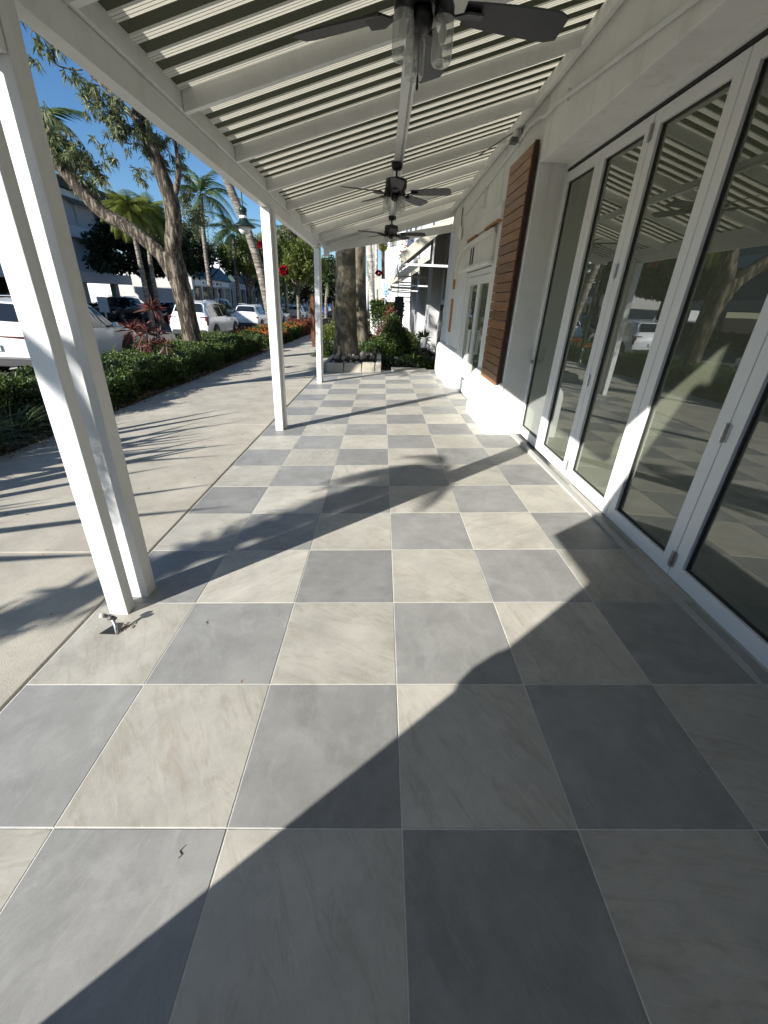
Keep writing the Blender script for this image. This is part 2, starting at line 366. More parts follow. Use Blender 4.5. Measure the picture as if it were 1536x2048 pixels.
# sidewalk of cast slabs
sw = empty('sidewalk'); sw['kind'] = 'structure'
yj = [-8.0, -4.6, -1.0, 2.62, 6.3, 9.95, 13.6, 17.2, 20.9, 24.6, 28.2, 31.8, 35.5, 40, 46, 54, 64]
def slab(x0, x1, y0, y1, par=sw, mat=None):
    g = .004; b = MB(); x0 += g; x1 -= g; y0 += g; y1 -= g
    top = [(x0, y0, fz(x0, y0)), (x1, y0, fz(x1, y0)), (x1, y1, fz(x1, y1)), (x0, y1, fz(x0, y1))]
    b.hexa([(x, y, z - .1) for x, y, z in top], top)
    return b.build('slab', mat or M['concrete'], par, bev=.006)
for a, c in zip(yj[:-1], yj[1:]):
    slab(-4.66, -1.664, a, c)
for a, c in zip(yj[6:-1], yj[7:]):
    slab(-1.672, -1.0 if a > 20 else -1.45, a, c)
slab(-7.05, -4.668, 17.75, 18.75)                                  # stub path through the hedge
strip('garden_bed', -1.45, 2.4, [12.05, 16, 20, 30, 60], lambda y: fz(-.2, y) - .03, M['soil'])

# terrace of checkerboard tiles
W = .6096
TYAW = -.0021
ex = Vector((math.cos(TYAW), math.sin(TYAW), FA * math.cos(TYAW) + FB * math.sin(TYAW))).normalized()
ey = Vector((-math.sin(TYAW), math.cos(TYAW), -FA * math.sin(TYAW) + FB * math.cos(TYAW))).normalized()
ez = ex.cross(ey).normalized(); ey = ez.cross(ex)
X0, Y0 = .140, .801
gb = MB(); gb.hexa([(-1.795, -3.0, -.16), (2.1, -3.0, -.16), (2.1, 11.45, -.16), (-1.795, 11.45, -.16)], [(-1.795, -3.0, -.002), (2.1, -3.0, -.002), (2.1, 11.45, -.002), (-1.795, 11.45, -.002)])
terr = gb.build('terrace_floor', M['grout']); terr['kind'] = 'structure'
terr.matrix_world = Matrix.Translation((X0, Y0, fz(X0, Y0))) @ Matrix((ex, ey, ez)).transposed().to_4x4()
cache = {}
def tile_mesh(wd, dp, mat):
    key = (round(wd, 3), round(dp, 3), mat)
    if key not in cache:
        b = MB(); e = .002; z = 0.0
        b._add([(0, 0, -.012), (wd, 0, -.012), (wd, dp, -.012), (0, dp, -.012), (0, 0, z - .0012), (wd, 0, z - .0012), (wd, dp, z - .0012), (0, dp, z - .0012), (e, e, z), (wd - e, e, z), (wd - e, dp - e, z), (e, dp - e, z)],
               [(0, 1, 5, 4), (1, 2, 6, 5), (2, 3, 7, 6), (3, 0, 4, 7), (4, 5, 9, 8), (5, 6, 10, 9), (6, 7, 11, 10), (7, 4, 8, 11), (8, 9, 10, 11)])
        cache[key] = b.mesh('tile', M['tile_beige' if mat else 'tile_grey'])
    return cache[key]
G = .0022
for r in range(-4, 19):
    for c in range(-3, 4):
        xa, xb = c * W + G, (c + 1) * W - G; ya, yb = r * W + G, (r + 1) * W - G
        if c == -3: xa = -1.79
        if c == 3: xb = min(xb, 1.93)
        if r == 18: yb = 11.43
        if xb - xa < .05: continue
        o = link('tile', tile_mesh(xb - xa, yb - ya, (r + c) % 2 == 0), terr)
        o.location = (xa, ya, random.uniform(-.0006, .0006))
# tiny fallen twigs on the tiles
for (px_, y_, rot, lab) in [((-.60), .715, .9, 'small curled twig lying on a grey tile in the sun'), (-.62, 1.42, .2, 'tiny pale leaf scrap lying at the grout line'), (-.93, 1.83, 1.3, 'thin bent twig lying on a grey tile near the first posts')]:
    b = MB(); z = fz(px_, y_) + .0012
    k_ = .55 if 'curled' in lab else 1
    b.tube([(px_, y_, z), (px_ + .012 * math.cos(rot), y_ + .012 * math.sin(rot), z + .001), (px_ + .02 * math.cos(rot + .9), y_ + .02 * math.sin(rot + .9), z + .0005), (px_ + .04 * math.cos(rot + .4), y_ + .04 * math.sin(rot + .4), z)], [.001, .0014, .0013, .0008], 6)
    tag(b.build('twig', M['raw'] if 'scrap' in lab else M['soil']), lab, 'twig')

# ------------------------------------------------------------------ patio awning
S = .297
def zroof(x): return 2.835 + S * (x + 1.36)
aw = empty('patio_awning', (-1.43, 2, fz(-1.43, 2)), 0, 'white timber patio awning on paired posts with a striped cream and olive roof', 'awning')
def awp(o):
    o.parent = aw; o.matrix_parent_inverse = Matrix.Translation(-Vector(aw.location)); return o
YN, YF = .35, 10.78
b = MB(); b.box(-1.48, -1.395, YN, YF, 2.587, 2.728); awp(b.build('beam', M['white'], bev=.004))
b = MB(); b.box(-1.47, -1.372, YN, 11.95, 2.731, 2.90); awp(b.build('ledger', M['white'], bev=.004))
for (xf, yf, xr_, yr) in ((-1.54, 1.92, -1.50, 2.085), (-1.482, 5.955, -1.452, 6.055), (-1.462, 10.13, -1.436, 10.24)):
    for k, (xl, y, wd, dp) in enumerate(((xf, yf, .108, .078), (xr_, yr, .105, .10))):
        b = MB(); b.box(xl, xl + wd, y, y + dp, fz(-1.43, y) - .004, 2.586); awp(b.build('post', M['white'], bev=.004))
    b = MB(); b.box(xf + .01, xr_ + .10, yf + .081, yr - .003, 2.40, 2.585); awp(b.build('post_block', M['white'], bev=.003))
ra = [-.88, .40, 1.38, 2.50, 3.64, 4.74, 5.88, 7.01, 8.185, 9.32, 10.45]
for y in ra[1:]:
    b = MB(); x0, x1 = -1.37, 1.66
    zb = lambda x: 2.724 + S * (x + 1.36)
    b.hexa([(x0, y, zb(x0)), (x1, y, zb(x1)), (x1, y + .047, zb(x1)), (x0, y + .047, zb(x0))], [(x0, y, zroof(x0) + .012), (x1, y, zroof(x1) + .012), (x1, y + .047, zroof(x1) + .012), (x0, y + .047, zroof(x0) + .012)])
    awp(b.build('rafter', M['white'], bev=.003))
y = 11.93; b = MB()
b.hexa([(-1.37, y, 2.655), (1.66, y, 3.53), (1.66, y + .05, 3.53), (-1.37, y + .05, 2.655)], [(-1.37, y, zroof(-1.37) + .012), (1.66, y, zroof(1.66) + .012), (1.66, y + .05, zroof(1.66) + .012), (-1.37, y + .05, zroof(-1.37) + .012)])
awp(b.build('rafter', M['white'], bev=.003))
b = MB(); b.hexa([(-1.37, 11.55, 2.64), (1.66, 11.55, 3.17), (1.66, 11.6, 3.17), (-1.37, 11.6, 2.64)], [(-1.37, 11.55, 2.78), (1.66, 11.55, 3.33), (1.66, 11.6, 3.33), (-1.37, 11.6, 2.78)])
awp(b.build('tie_beam', M['white'], bev=.003))
# end flap and hook at the last post
b = MB(); b.box(-1.35, -1.22, 10.9, 10.95, 2.50, 2.70); awp(b.build('end_flap', M['white'], bev=.003))
b = MB(); b.tube([(-1.37 + .03 * math.cos(a), 10.30 + 0 * a, 2.66 + .03 * math.sin(a) - .012 * a) for a in np.linspace(0, 7.5, 22)], .006, 6); awp(b.build('hook', M['dark_steel']))
# roof: olive sheet with translucent cream ribs between
P = .1885
def slopebox(bm, y0, y1, d0, d1, mi=0, xa=-1.475, xb=1.69):
    bm.hexa([(xa, y0, zroof(xa) + d0), (xb, y0, zroof(xb) + d0), (xb, y1, zroof(xb) + d0), (xa, y1, zroof(xa) + d0)],
            [(xa, y0, zroof(xa) + d1), (xb, y0, zroof(xb) + d1), (xb, y1, zroof(xb) + d1), (xa, y1, zroof(xa) + d1)], mi)
ys0 = 2.83 - 13 * P
def rib():
    b = MB(); prof = [(-.005, .008), (0, 0), (.021, 0), (.0215, .0005), (.0255, .0005), (.026, 0), (.048, 0), (.0485, .0005), (.0525, .0005), (.053, 0), (.074, 0), (.079, .008)]
    xa, xb = -1.475, 1.69
    for (yy, d) in prof: b.v += [(xa, yy, zroof(xa) + d), (xb, yy, zroof(xb) + d)]
    for i in range(len(prof) - 1): b.f.append((2 * i, 2 * i + 1, 2 * i + 3, 2 * i + 2)); b.m.append(1 if i in (2, 3, 4, 6, 7, 8) else 0)
    return b.mesh('roof_rib', [M['cream'], M['seam']])
rme = rib()
ol = MB()
slopes = MB()
kmax = int((11.98 - ys0) / P)
for k in range(kmax + 1):
    yy = ys0 + k * P
    if yy > 11.95: break
    o = awp(link('roof_rib', rme)); o.location = (0, yy, 0)
    b = MB(); slopebox(b, yy + .0785, yy + P - .0045, .008, .0095)
    awp(b.build('roof_sheet', M['olive']))
# wall flashing where the roof meets the wall, and the channel that carries the fans
b = MB(); slopebox(b, YN, 11.9, -.11, -.002, xa=1.56, xb=1.645); awp(b.build('wall_plate', M['stucco'], bev=.02))
b = MB(); b.box(.085, .15, YN, 11.9, 3.085, 3.148); b.box(.155, .162, YN, 11.9, 3.10, 3.16); b.box(.168, .192, YN, 11.9, 3.11, 3.155)
awp(b.build('fan_channel', M['white'], bev=.003))

# ------------------------------------------------------------------ ceiling fans
def make_fan():
    r = empty('ceiling_fan')
    H = 3.09
    b = MB(); b.lathe([(.02, 0), (.05, .004), (.062, .03), (.068, .07), (.02, .074)], 20, (0, 0, H - .075)); b.build('canopy', M['fan_black'], r, smooth=True)
    b = MB(); b.lathe([(.012, 2.93), (.012, H - .07)], 10); b.build('down_rod', M['fan_black'], r)
    b = MB(); b.lathe([(.03, 2.79), (.085, 2.795), (.10, 2.815), (.125, 2.85), (.128, 2.90), (.122, 2.93), (.05, 2.945), (.02, 2.96)], 24); b.build('motor_housing', M['fan_black'], r, smooth=True)
    b = MB(); b.lathe([(.012, 2.715), (.03, 2.72), (.05, 2.735), (.055, 2.76), (.045, 2.79)], 20); b.build('light_hub', M['fan_black'], r, smooth=True)
    bm = MB(); n = 10; pts = []
    for i in range(n + 1):
        s = i / n; x = .19 + .47 * s; hw = .052 + .022 * math.sin(min(1, s * 1.25) * math.pi / 2) - (.018 if s > .98 else 0)
        pts.append((x, hw))
    tw = -.24
    for zz in (0, .007):
        for (x, hw) in pts:
            bm.v += [(x, -hw, 2.795 + zz - hw * tw), (x, hw, 2.795 + zz + hw * tw)]
    k = n + 1
    for i in range(n):
        bm.f += [(2 * i, 2 * i + 1, 2 * i + 3, 2 * i + 2), (2 * k + 2 * i, 2 * k + 2 * i + 2, 2 * k + 2 * i + 3, 2 * k + 2 * i + 1)]
        bm.f += [(2 * i, 2 * i + 2, 2 * k + 2 * i + 2, 2 * k + 2 * i), (2 * i + 1, 2 * k + 2 * i + 1, 2 * k + 2 * i + 3, 2 * i + 3)]
    bm.f += [(0, 2 * k, 2 * k + 1, 1), (2 * n, 2 * n + 1, 2 * k + 2 * n + 1, 2 * k + 2 * n)]; bm.m = [0] * len(bm.f)
    bl = bm.mesh('fan_blade', M['blade'])
    bb = MB(); bb.prism([(.07, -.018, 2.80), (.15, -.012, 2.785), (.20, -.045, 2.786), (.27, -.04, 2.788), (.27, .04, 2.80), (.20, .045, 2.80), (.15, .012, 2.79), (.07, .018, 2.80)], (0, 0, -.008))
    bme = bb.mesh('blade_bracket', M['fan_black'])
    for k in range(5):
        o = link('fan_blade', bl, r); o.rotation_euler = (0, 0, k * R(72))
        q = link('blade_bracket', bme, o)
    jm = MB(); pr = [(.026, .015), (.036, .0), (.044, .012), (.046, .03), (.046, .12), (.043, .145), (.035, .16), (.034, .175)]
    nseg = 20
    for (rr, h) in pr:
        for j in range(nseg): a = 2 * math.pi * j / nseg; jm.v.append((rr * math.cos(a), rr * math.sin(a), h))
    for i in range(len(pr) - 1):
        for j in range(nseg): jm.f.append((i * nseg + j, i * nseg + (j + 1) % nseg, (i + 1) * nseg + (j + 1) % nseg, (i + 1) * nseg + j))
    jm.f.append(tuple(range(nseg - 1, -1, -1))); jm.m = [0] * len(jm.f)
    jme = jm.mesh('glass_jar', M['jar'], True)
    for k in range(3):
        a = R(90 + 120 * k); x, y = .102 * math.cos(a), .102 * math.sin(a)
        o = link('glass_jar', jme, r); o.location = (x, y, 2.60)
        b = MB(); b.lathe([(.040, .150), (.043, .156), (.043, .185), (.036, .20), (.034, .235), (.026, .25), (.012, .255)], 16); b.tube([(0, 0, .21), (-x * .25, -y * .25, .222), (-x * .6, -y * .6, .205), (-x, -y, .195)], .011, 8)
        b.build('lamp_socket', M['fan_black'], o, smooth=True)
        b = MB(); b.lathe([(.006, .07), (.016, .085), (.017, .105), (.01, .135), (.01, .165)], 12); b.build('bulb', M['bulb'], o, smooth=True)
    b = MB(); b.tube([(.0, .035, 2.74), (.004, .03, 2.66), (.004, .03, 2.59)], .0016, 5); b.lathe([(.002, 0), (.006, .006), (.0065, .02), (.004, .05), (.002, .056)], 8, (.004, .03, 2.535)); b.build('pull_chain', M['fan_black'], r)
    return r
fan0 = make_fan()
for i, (x, y, rz, lab) in enumerate([(.128, 2.57, 9, 'nearest black ceiling fan, its dark blades cut off by the top of the photo'),
                                     (.120, 6.05, -18, 'black ceiling fan in the middle of the row with a blade towards the viewer'),
                                     (.135, 9.40, -14, 'farthest and smallest black ceiling fan, over the end of the terrace')]):
    o = fan0 if i == 0 else copy_tree(fan0)
    o.location = (x, y, 0); o.rotation_euler = (0, 0, R(rz)); tag(o, lab, 'ceiling fan', 'ceiling fans under the striped awning')

# ------------------------------------------------------------------ restaurant building
XW, XG = 1.65, 1.98
bd = empty('restaurant_building', (1.8, 6, 0), 0, 'cream white stucco restaurant front with folding glass doors along the tiled terrace', 'building')
def bp(o): o.parent = bd; o.matrix_parent_inverse = Matrix.Translation(-Vector(bd.location)); return o
b = MB(); b.box(XW, 2.08, -7, 5.66, 3.055, 5.2); bp(b.build('wall', M['stucco'], bev=.012))
b = MB(); b.box(XW, 2.4, 5.663, 7.28, -.2, 5.2); bp(b.build('wall', M['stucco'], bev=.015))
b = MB(); b.box(XW, 2.4, 7.283, 9.36, 2.22, 5.2); bp(b.build('wall', M['stucco']))
b = MB(); b.box(XW, 2.4, 9.363, 11.95, -.3, 5.2); bp(b.build('wall', M['stucco'], bev=.015))
b = MB(); b.box(XW + .05, 2.4, 11.953, 12.5, -.3, 5.2); bp(b.build('wall', M['stucco']))
b = MB(); b.box(2.085, 8, -7, 12.4, 3.2, 5.1); bp(b.build('wall', M['stucco']))
def plinth(y0, y1, h, d=.13):
    b = MB(); n = 14; xs = []
    prof = [(XW - d + .01, -.3), (XW - d, .1), (XW - d, h - .12), (XW - d + .02, h - .03), (XW - .03, h + .03), (XW + .01, h + .05)]
    ny = 16
    for i in range(ny + 1):
        y = y0 + (y1 - y0) * i / ny
        for k, (x, z) in enumerate(prof):
            e = .06 if i in (0, ny) and k < 4 else 0
            j = random.uniform(-.008, .008)
            b.v.append((x + j + e * .3, y, z + j * 1.2))
    m = len(prof)
    for i in range(ny):
        for k in range(m - 1): b.f.append((i * m + k, (i + 1) * m + k, (i + 1) * m + k + 1, i * m + k + 1)); b.m.append(0)
    for i, sgn in ((0, 1), (ny, -1)):
        v = [tuple(b.v[i * m + k]) for k in range(m)] + [(XW + .02, b.v[i * m][1], prof[-1][1]), (XW + .02, b.v[i * m][1], -.3)]
        q = len(b.v); b.v += v; f = list(range(q, q + len(v))); b.f.append(tuple(f if sgn < 0 else f[::-1])); b.m.append(0)
    return bp(b.build('plinth', M['stucco'], smooth=False))
plinth(5.655, 7.2, .68); plinth(9.4, 11.94, .72)
# folding doors
cr = [5.72, 4.88, 4.04, 3.15, 2.30, 1.45, .60, -.25, -1.1]
ZB, ZT = .075, 2.985
b = MB(); b.box(1.905, 2.08, -7, 5.655, -.1, .052); bp(b.build('door_sill', M['dark_steel']))
b = MB(); b.box(1.86, 1.905, -7, 5.655, -.1, .078); bp(b.build('threshold_strip', M['kerb']))
b = MB(); b.box(1.955, 2.06, -7, 5.66, 3.015, 3.054); bp(b.build('door_track', M['frame']))
b = MB(); b.box(1.975, 2.05, -7, 5.66, 2.99, 3.014); bp(b.build('track_gap', M['rubber']))
b = MB(); b.box(1.955, 2.06, 5.70, 5.662 - .0, ZB, 3.014); bp(b.build('door_jamb', M['frame']))
def leaf(y0, y1, st):
    b = MB(); g = .003; s = .094
    yb, ya = y0 - g, y1 + g
    b.box(XG, XG + .06, ya, ya + s, ZB, ZT); b.box(XG, XG + .06, yb - s, yb, ZB, ZT)
    b.box(XG + .001, XG + .059, ya + s, yb - s, ZB, ZB + .105); b.box(XG + .001, XG + .059, ya + s, yb - s, ZT - .095, ZT)
    o = bp(b.build('folding_door', M['frame'], bev=.003))
    inv = o.matrix_parent_inverse.copy()
    def sub(mb, name, mat, **k): q = mb.build(name, mat, **k); q.parent = o; return q
    gb_ = MB(); gb_.box(XG + .034, XG + .038, ya + s + .002, yb - s - .002, ZB + .108, ZT - .098); sub(gb_, 'door_glass', M['glass'])
    q = MB()
    q.box(XG + .022, XG + .05, ya + s, ya + s + .014, ZB + .105, ZT - .095); q.box(XG + .022, XG + .05, yb - s - .014, yb - s, ZB + .105, ZT - .095)
    q.box(XG + .022, XG + .05, ya + s + .015, yb - s - .015, ZB + .105, ZB + .115); q.box(XG + .022, XG + .05, ya + s + .015, yb - s - .015, ZT - .105, ZT - .095)
    sub(q, 'gasket', M['rubber'])
    if st:
        for z in (.2, 1.05, 1.95, 2.86):
            h = MB(); h.lathe([(.011, -.055), (.011, -.02)], 10, (XG - .010, ya - g, z)); h.lathe([(.011, -.018), (.011, .018)], 10, (XG - .010, ya - g, z)); h.lathe([(.011, .02), (.011, .055)], 10, (XG - .010, ya - g, z))
            h.box(XG - .006, XG - .0005, ya - .03, ya + .024, z - .05, z + .05); sub(h, 'hinge', M['steel'])
    return o
for i in range(len(cr) - 1):
    d = leaf(cr[i], cr[i + 1], i % 2 == 1)
# lever handle on the first jamb
b = MB(); b.tube([(XG - .03, 5.60, 1.02), (XG - .05, 5.60, 1.02), (XG - .05, 5.60, 1.18)], .008, 8); b.box(XG - .03, XG - .001, 5.585, 5.615, 1.0, 1.04); bp(b.build('door_handle', M['steel']))
# interior room
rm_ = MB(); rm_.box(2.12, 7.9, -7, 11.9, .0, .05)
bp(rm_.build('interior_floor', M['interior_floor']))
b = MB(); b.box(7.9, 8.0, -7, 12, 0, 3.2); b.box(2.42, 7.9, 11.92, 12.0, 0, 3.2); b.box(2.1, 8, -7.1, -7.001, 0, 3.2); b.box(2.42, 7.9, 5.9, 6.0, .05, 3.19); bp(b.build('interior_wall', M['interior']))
# entrance
b = MB()
XD = 1.74
b.box(XD - .06, XD + .06, 7.30, 7.38, -.02, 2.2); b.box(XD - .06, XD + .06, 9.27, 9.35, -.05, 2.2); b.box(XD - .06, XD + .06, 7.383, 9.267, 2.12, 2.2)
bp(b.build('door_frame', M['frame'], bev=.004))
for (y0, y1) in ((7.39, 8.32), (8.33, 9.26)):
    b = MB(); s = .1
    b.box(XD - .03, XD + .03, y0, y0 + s, .03, 2.11); b.box(XD - .03, XD + .03, y1 - s, y1, .03, 2.11); b.box(XD - .029, XD + .029, y0 + s, y1 - s, .03, .27); b.box(XD - .029, XD + .029, y0 + s, y1 - s, 1.98, 2.11)
    o = bp(b.build('entrance_door', M['frame'], bev=.004))
    g_ = MB(); g_.box(XD - .004, XD + .004, y0 + s + .001, y1 - s - .001, .271, 1.979); q = g_.build('door_glass', M['glass']); q.parent = o
    h = MB(); yh = y1 - .06 if y0 < 8 else y0 + .06; h.tube([(XD - .03, yh, .82), (XD - .09, yh, .82), (XD - .09, yh, 1.22), (XD - .03, yh, 1.22)], .012, 8); q = h.build('pull_handle', M['frame']); q.parent = o
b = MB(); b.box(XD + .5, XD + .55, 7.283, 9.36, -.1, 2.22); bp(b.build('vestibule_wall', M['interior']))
# hood over the entrance with the number 11
b = MB(); b.box(XW - .05, XW - .001, 7.2, 9.5, 2.24, 2.62); b.box(XW - .11, XW - .051, 7.12, 9.58, 2.60, 2.66); b.box(XW - .13, XW - .051, 7.05, 9.65, 2.205, 2.255)
bp(b.build('door_hood', M['stucco'], bev=.01))
b = MB(); b.box(XW - .062, XW - .052, 8.55, 8.62, 2.30, 2.56); b.box(XW - .062, XW - .052, 8.75, 8.82, 2.30, 2.56); bp(b.build('house_number', M['rubber']))
# raised arch trim with bare timber edges
path = [(6.95, 2.84), (9.2, 2.84), (9.75, 2.80), (10.2, 2.72), (10.5, 2.6), (10.66, 2.42), (10.72, 2.1), (10.72, .75)]
b = MB()
for p, q in zip(path[:-1], path[1:]):
    b.bar((XW - .022, p[0], p[1]), (XW - .022, q[0], q[1]), .20, .044, (1, 0, 0))
bp(b.build('arch_trim', M['stucco'], bev=.006))
for (p, q) in [((7.0, 2.735), (7.9, 2.735)), ((8.55, 2.735), (9.4, 2.735)), ((10.64, 2.3), (10.61, 1.95)), ((10.62, 1.75), (10.62, 1.05))]:
    b = MB(); b.bar((XW - .026, p[0], p[1]), (XW - .026, q[0], q[1]), .034, .052, (1, 0, 0)); bp(b.build('bare_edge', M['raw']))

# slatted timber screen
sc_ = empty('slatted_screen', (1.6, 6.2, .7), 0, 'tall brown stained timber slat screen hung on the pier beside the folding doors', 'slat screen')
def scp(o): o.parent = sc_; o.matrix_parent_inverse = Matrix.Translation(-Vector(sc_.location)); return o
b = MB()
for yy in (5.8, 6.2, 6.6): b.box(1.61, 1.648, yy - .02, yy + .02, .72, 3.24)
scp(b.build('batten', M['white']))
nsl = 23; hs_ = (3.25 - .70) / nsl
for k in range(nsl):
    z0 = .70 + k * hs_ + (0 if k else -.03)
    b = MB(); j = random.uniform(-.004, .004); b.box(1.575 + j * .4, 1.608, 5.735, 6.655 + j, z0 + .0045, .70 + (k + 1) * hs_ - .0045)
    scp(b.build('slat', M['wood'], bev=.002, seg=1))
b = MB(); b.box(1.585, 1.63, 5.70, 5.733, .69, 3.26); scp(b.build('end_board', M['wood_dark']))

# wall conduits, strobe and floodlight on the wall
b = MB(); b.tube([(1.63, 1.2, 2.92), (1.63, 3.2, 3.172), (1.63, 5.04, 3.397), (1.63, 5.35, 3.44), (1.61, 5.60, 3.42), (1.60, 5.75, 3.46), (1.63, 6.2, 3.52), (1.63, 7.5, 3.43), (1.63, 10.18, 3.284)], .019, 8)
b.box(1.62, 1.649, 5.05, 5.09, 3.36, 3.45); b.box(1.62, 1.649, 8.2, 8.24, 3.35, 3.44)
o = tag(b.build('conduit_pipe', M['white'], smooth=False), 'white painted conduit pipe running along the wall under the awning', 'pipe')
b = MB(); b.tube([(1.62, 8.3, 3.37), (1.61, 8.3, 3.12)], .014, 8); b.lathe([(.02, 0), (.045, .004), (.045, .02), (.02, .03)], 14, (1.60, 8.3, 3.08)); tag(b.build('drop_pipe', M['stucco']), 'short white drop pipe ending in a round cap on the wall', 'pipe')
wl = empty('wall_siren', (1.63, 10.4, 3.0), 0, 'round white siren with a central knob on the far end of the wall', 'siren')
b = MB(); b.lathe([(.02, -.07), (.10, -.065), (.125, -.03), (.125, .0)], 20, axis='x'); b.build('siren_body', M['stucco'], wl, smooth=True)
b = MB(); b.lathe([(.01, -.095), (.028, -.088), (.03, -.066)], 14, axis='x'); b.build('siren_knob', M['frame'], wl, smooth=True)
b = MB(); b.tube([(-.01, 0, .12), (-.015, .05, .3), (-.015, .02, .45)], .012, 6); b.build('siren_cable', M['dark_steel'], wl)
fl = empty('flood_light', (1.58, 6.6, 3.52), 0, 'small dark bracketed floodlight above the top of the timber slats', 'floodlight')
b = MB(); b.box(-.06, .02, -.05, .05, -.06, .0); b.build('lamp_head', M['dark_steel'], fl, bev=.006)
b = MB(); b.box(.02, .06, -.02, .02, -.05, .09); b.build('bracket', M['steel'], fl)
b = MB(); b.tube([(1.6, 6.7, 3.62), (1.2, 6.99, 3.42), (.6, 6.99, 3.25), (.25, 7.0, 3.13)], .008, 6); tag(b.build('fan_cable', M['dark_steel']), 'grey cable running along a rafter from the wall to the fan channel', 'cable')

# hose valve in a floor cut-out by the first post
hv = empty('hose_valve', (-1.435, 1.805, fz(-1.435, 1.805)), 0, 'grey garden hose valve rising from a cut-out tile corner at the first post', 'valve')
b = MB(); b.prism([(-.10, -.075, .003), (.055, -.075, .003), (.02, .06, .003), (-.03, .06, .003)], (0, 0, .0015)); b.build('cutout_shade_plate', M['rubber'], hv)  # black plate laid on the tiles paints the dark of the pit
b = MB(); b.tube([(.045, -.07, .0), (.02, -.03, .05), (-.01, .0, .10), (-.03, .02, .13)], .013, 10); b.build('valve_pipe', M['steel'], hv, smooth=True)
for (x, y, z, m) in ((-.05, .0, .135, 'kerb'), (.012, .0, .115, 'dark_steel')):
    b = MB(); b.tube([(x, y + .01, z - .02), (x - .012, y - .005, z), (x - .028, y - .03, z + .02)], [.013, .02, .02], 10); b.build('valve_knob', M[m], hv, smooth=True)
b = MB()
for k in range(14):
    x, y = random.uniform(.03, .12), random.uniform(-.03, .05); s = random.uniform(.008, .02); b.box(x, x + s, y, y + s * 1.4, .001, .001 + s * .7)
b.build('broken_mortar', paint('broken mortar', (.30, .24, .19), .9, .4, 40), hv); hv.scale = (.68, .68, .68)

# ------------------------------------------------------------------ building wing behind the viewer that shades the near floor
wg = empty('corner_wing', (-2.2, -2, fz(-2, -2)), 0, 'white stucco corner wing on the street side just behind the viewer', 'building')
b = MB(); yb_, yt_ = -.275, -.275 - .088 * 4.9
b.hexa([(-1.62, -4.2, -.5), (-1.49, -4.2, -.5), (-1.49, yb_, -.5), (-1.62, yb_, -.5)], [(-1.62, -4.2, 4.4), (-1.49, -4.2, 4.4), (-1.49, yt_, 4.4), (-1.62, yt_, 4.4)]); o = b.build('wall', M['stucco'], wg, bev=.01); o.matrix_parent_inverse = Matrix.Translation(-Vector(wg.location))
b = MB(); b.lathe([(.01, 1.2), (.05, 1.23), (.06, 1.30), (.04, 1.38), (.01, 1.41)], 10, (-1.53, -.395, 0)); b.box(-1.55, -1.51, -.48, -.40, 1.2, 1.25); o = b.build('shadow_knob', M['dark_steel'], wg, smooth=True); o.matrix_parent_inverse = Matrix.Translation(-Vector(wg.location))  # unseen knob added for the bump in the wing's shadow edge
b = MB(); b.prism([(-1.53, .21, 1.85), (-1.53, .09, 2.27), (-1.53, -.43, 3.4), (-1.53, -1.5, 3.4), (-1.53, -1.5, 1.85)], (.06, 0, 0)); o = b.build('shadow_panel', M['stucco_far'], wg); o.matrix_parent_inverse = Matrix.Translation(-Vector(wg.location))  # unseen panel, outline shaped to cast the notched shadow by the doors
b = MB(); b.box(-1.85, 1.6, -4.2, -1.2, 3.25, 3.4); o = b.build('roof', M['stucco'], wg); o.matrix_parent_inverse = Matrix.Translation(-Vector(wg.location))
b = MB(); b.box(-1.485, 1.64, -4.3, -4.2, -.3, 3.24); o = b.build('sky_block_wall', M['stucco'], wg); o.matrix_parent_inverse = Matrix.Translation(-Vector(wg.location))  # unseen wall added to block blue sky light and darken the near floor
#@@PART2
# ------------------------------------------------------------------ vegetation
L_hedge = leafmat('hedge leaves', [(.018, .035, .008), (.035, .065, .014), (.06, .10, .022), (.10, .14, .035)], .25)
L_dark = leafmat('dark ficus leaves', [(.010, .018, .006), (.016, .030, .009), (.03, .05, .014)], .15)
L_olive = leafmat('grey green leaves', [(.10, .125, .06), (.17, .195, .10), (.26, .28, .16), (.07, .09, .035)], .4)
L_light = leafmat('light green leaves', [(.07, .10, .02), (.13, .17, .035), (.20, .23, .06), (.05, .08, .02)], .4)
L_palm = leafmat('palm leaflets', [(.035, .065, .018), (.06, .10, .028), (.10, .13, .04)], .3)
L_yellow = leafmat('yellow green palm leaflets', [(.12, .15, .025), (.20, .22, .05), (.07, .11, .02)], .35)
L_red = leafmat('burgundy cordyline leaves', [(.07, .014, .018), (.13, .035, .032), (.045, .012, .014), (.26, .13, .10)], .25)
L_flow = leafmat('orange flowers', [(.55, .09, .015), (.65, .16, .03), (.4, .04, .015)], .3)
L_redl = leafmat('reddish shrub leaves', [(.16, .03, .025), (.09, .03, .02), (.25, .07, .045), (.06, .06, .02)], .3)
L_liri = leafmat('strap leaves', [(.02, .035, .012), (.04, .06, .02), (.08, .10, .035)], .2)
L_grass = leafmat('bright strap leaves', [(.06, .11, .015), (.12, .18, .03), (.18, .24, .05)], .35)
L_fern = leafmat('fern leaves', [(.03, .06, .012), (.06, .10, .02), (.10, .15, .03)], .3)
L_litter = leafmat('dry leaf litter', [(.14, .09, .05), (.25, .19, .12), (.08, .05, .03), (.35, .29, .2)], .1, .8)
M['twig'] = paint('dark twigs', (.05, .038, .026), .9, .3, 8)
M['core'] = paint('hedge dark core', (.012, .018, .007), .95, .4, 12, .6, 40)
M['bark'] = bark_mat('furrowed oak bark', (.05, .040, .030), (.235, .20, .15), 8, 1.6, 1.0)
M['bark_dark'] = bark_mat('dark bark', (.03, .024, .018), (.09, .075, .055), 8, 2)
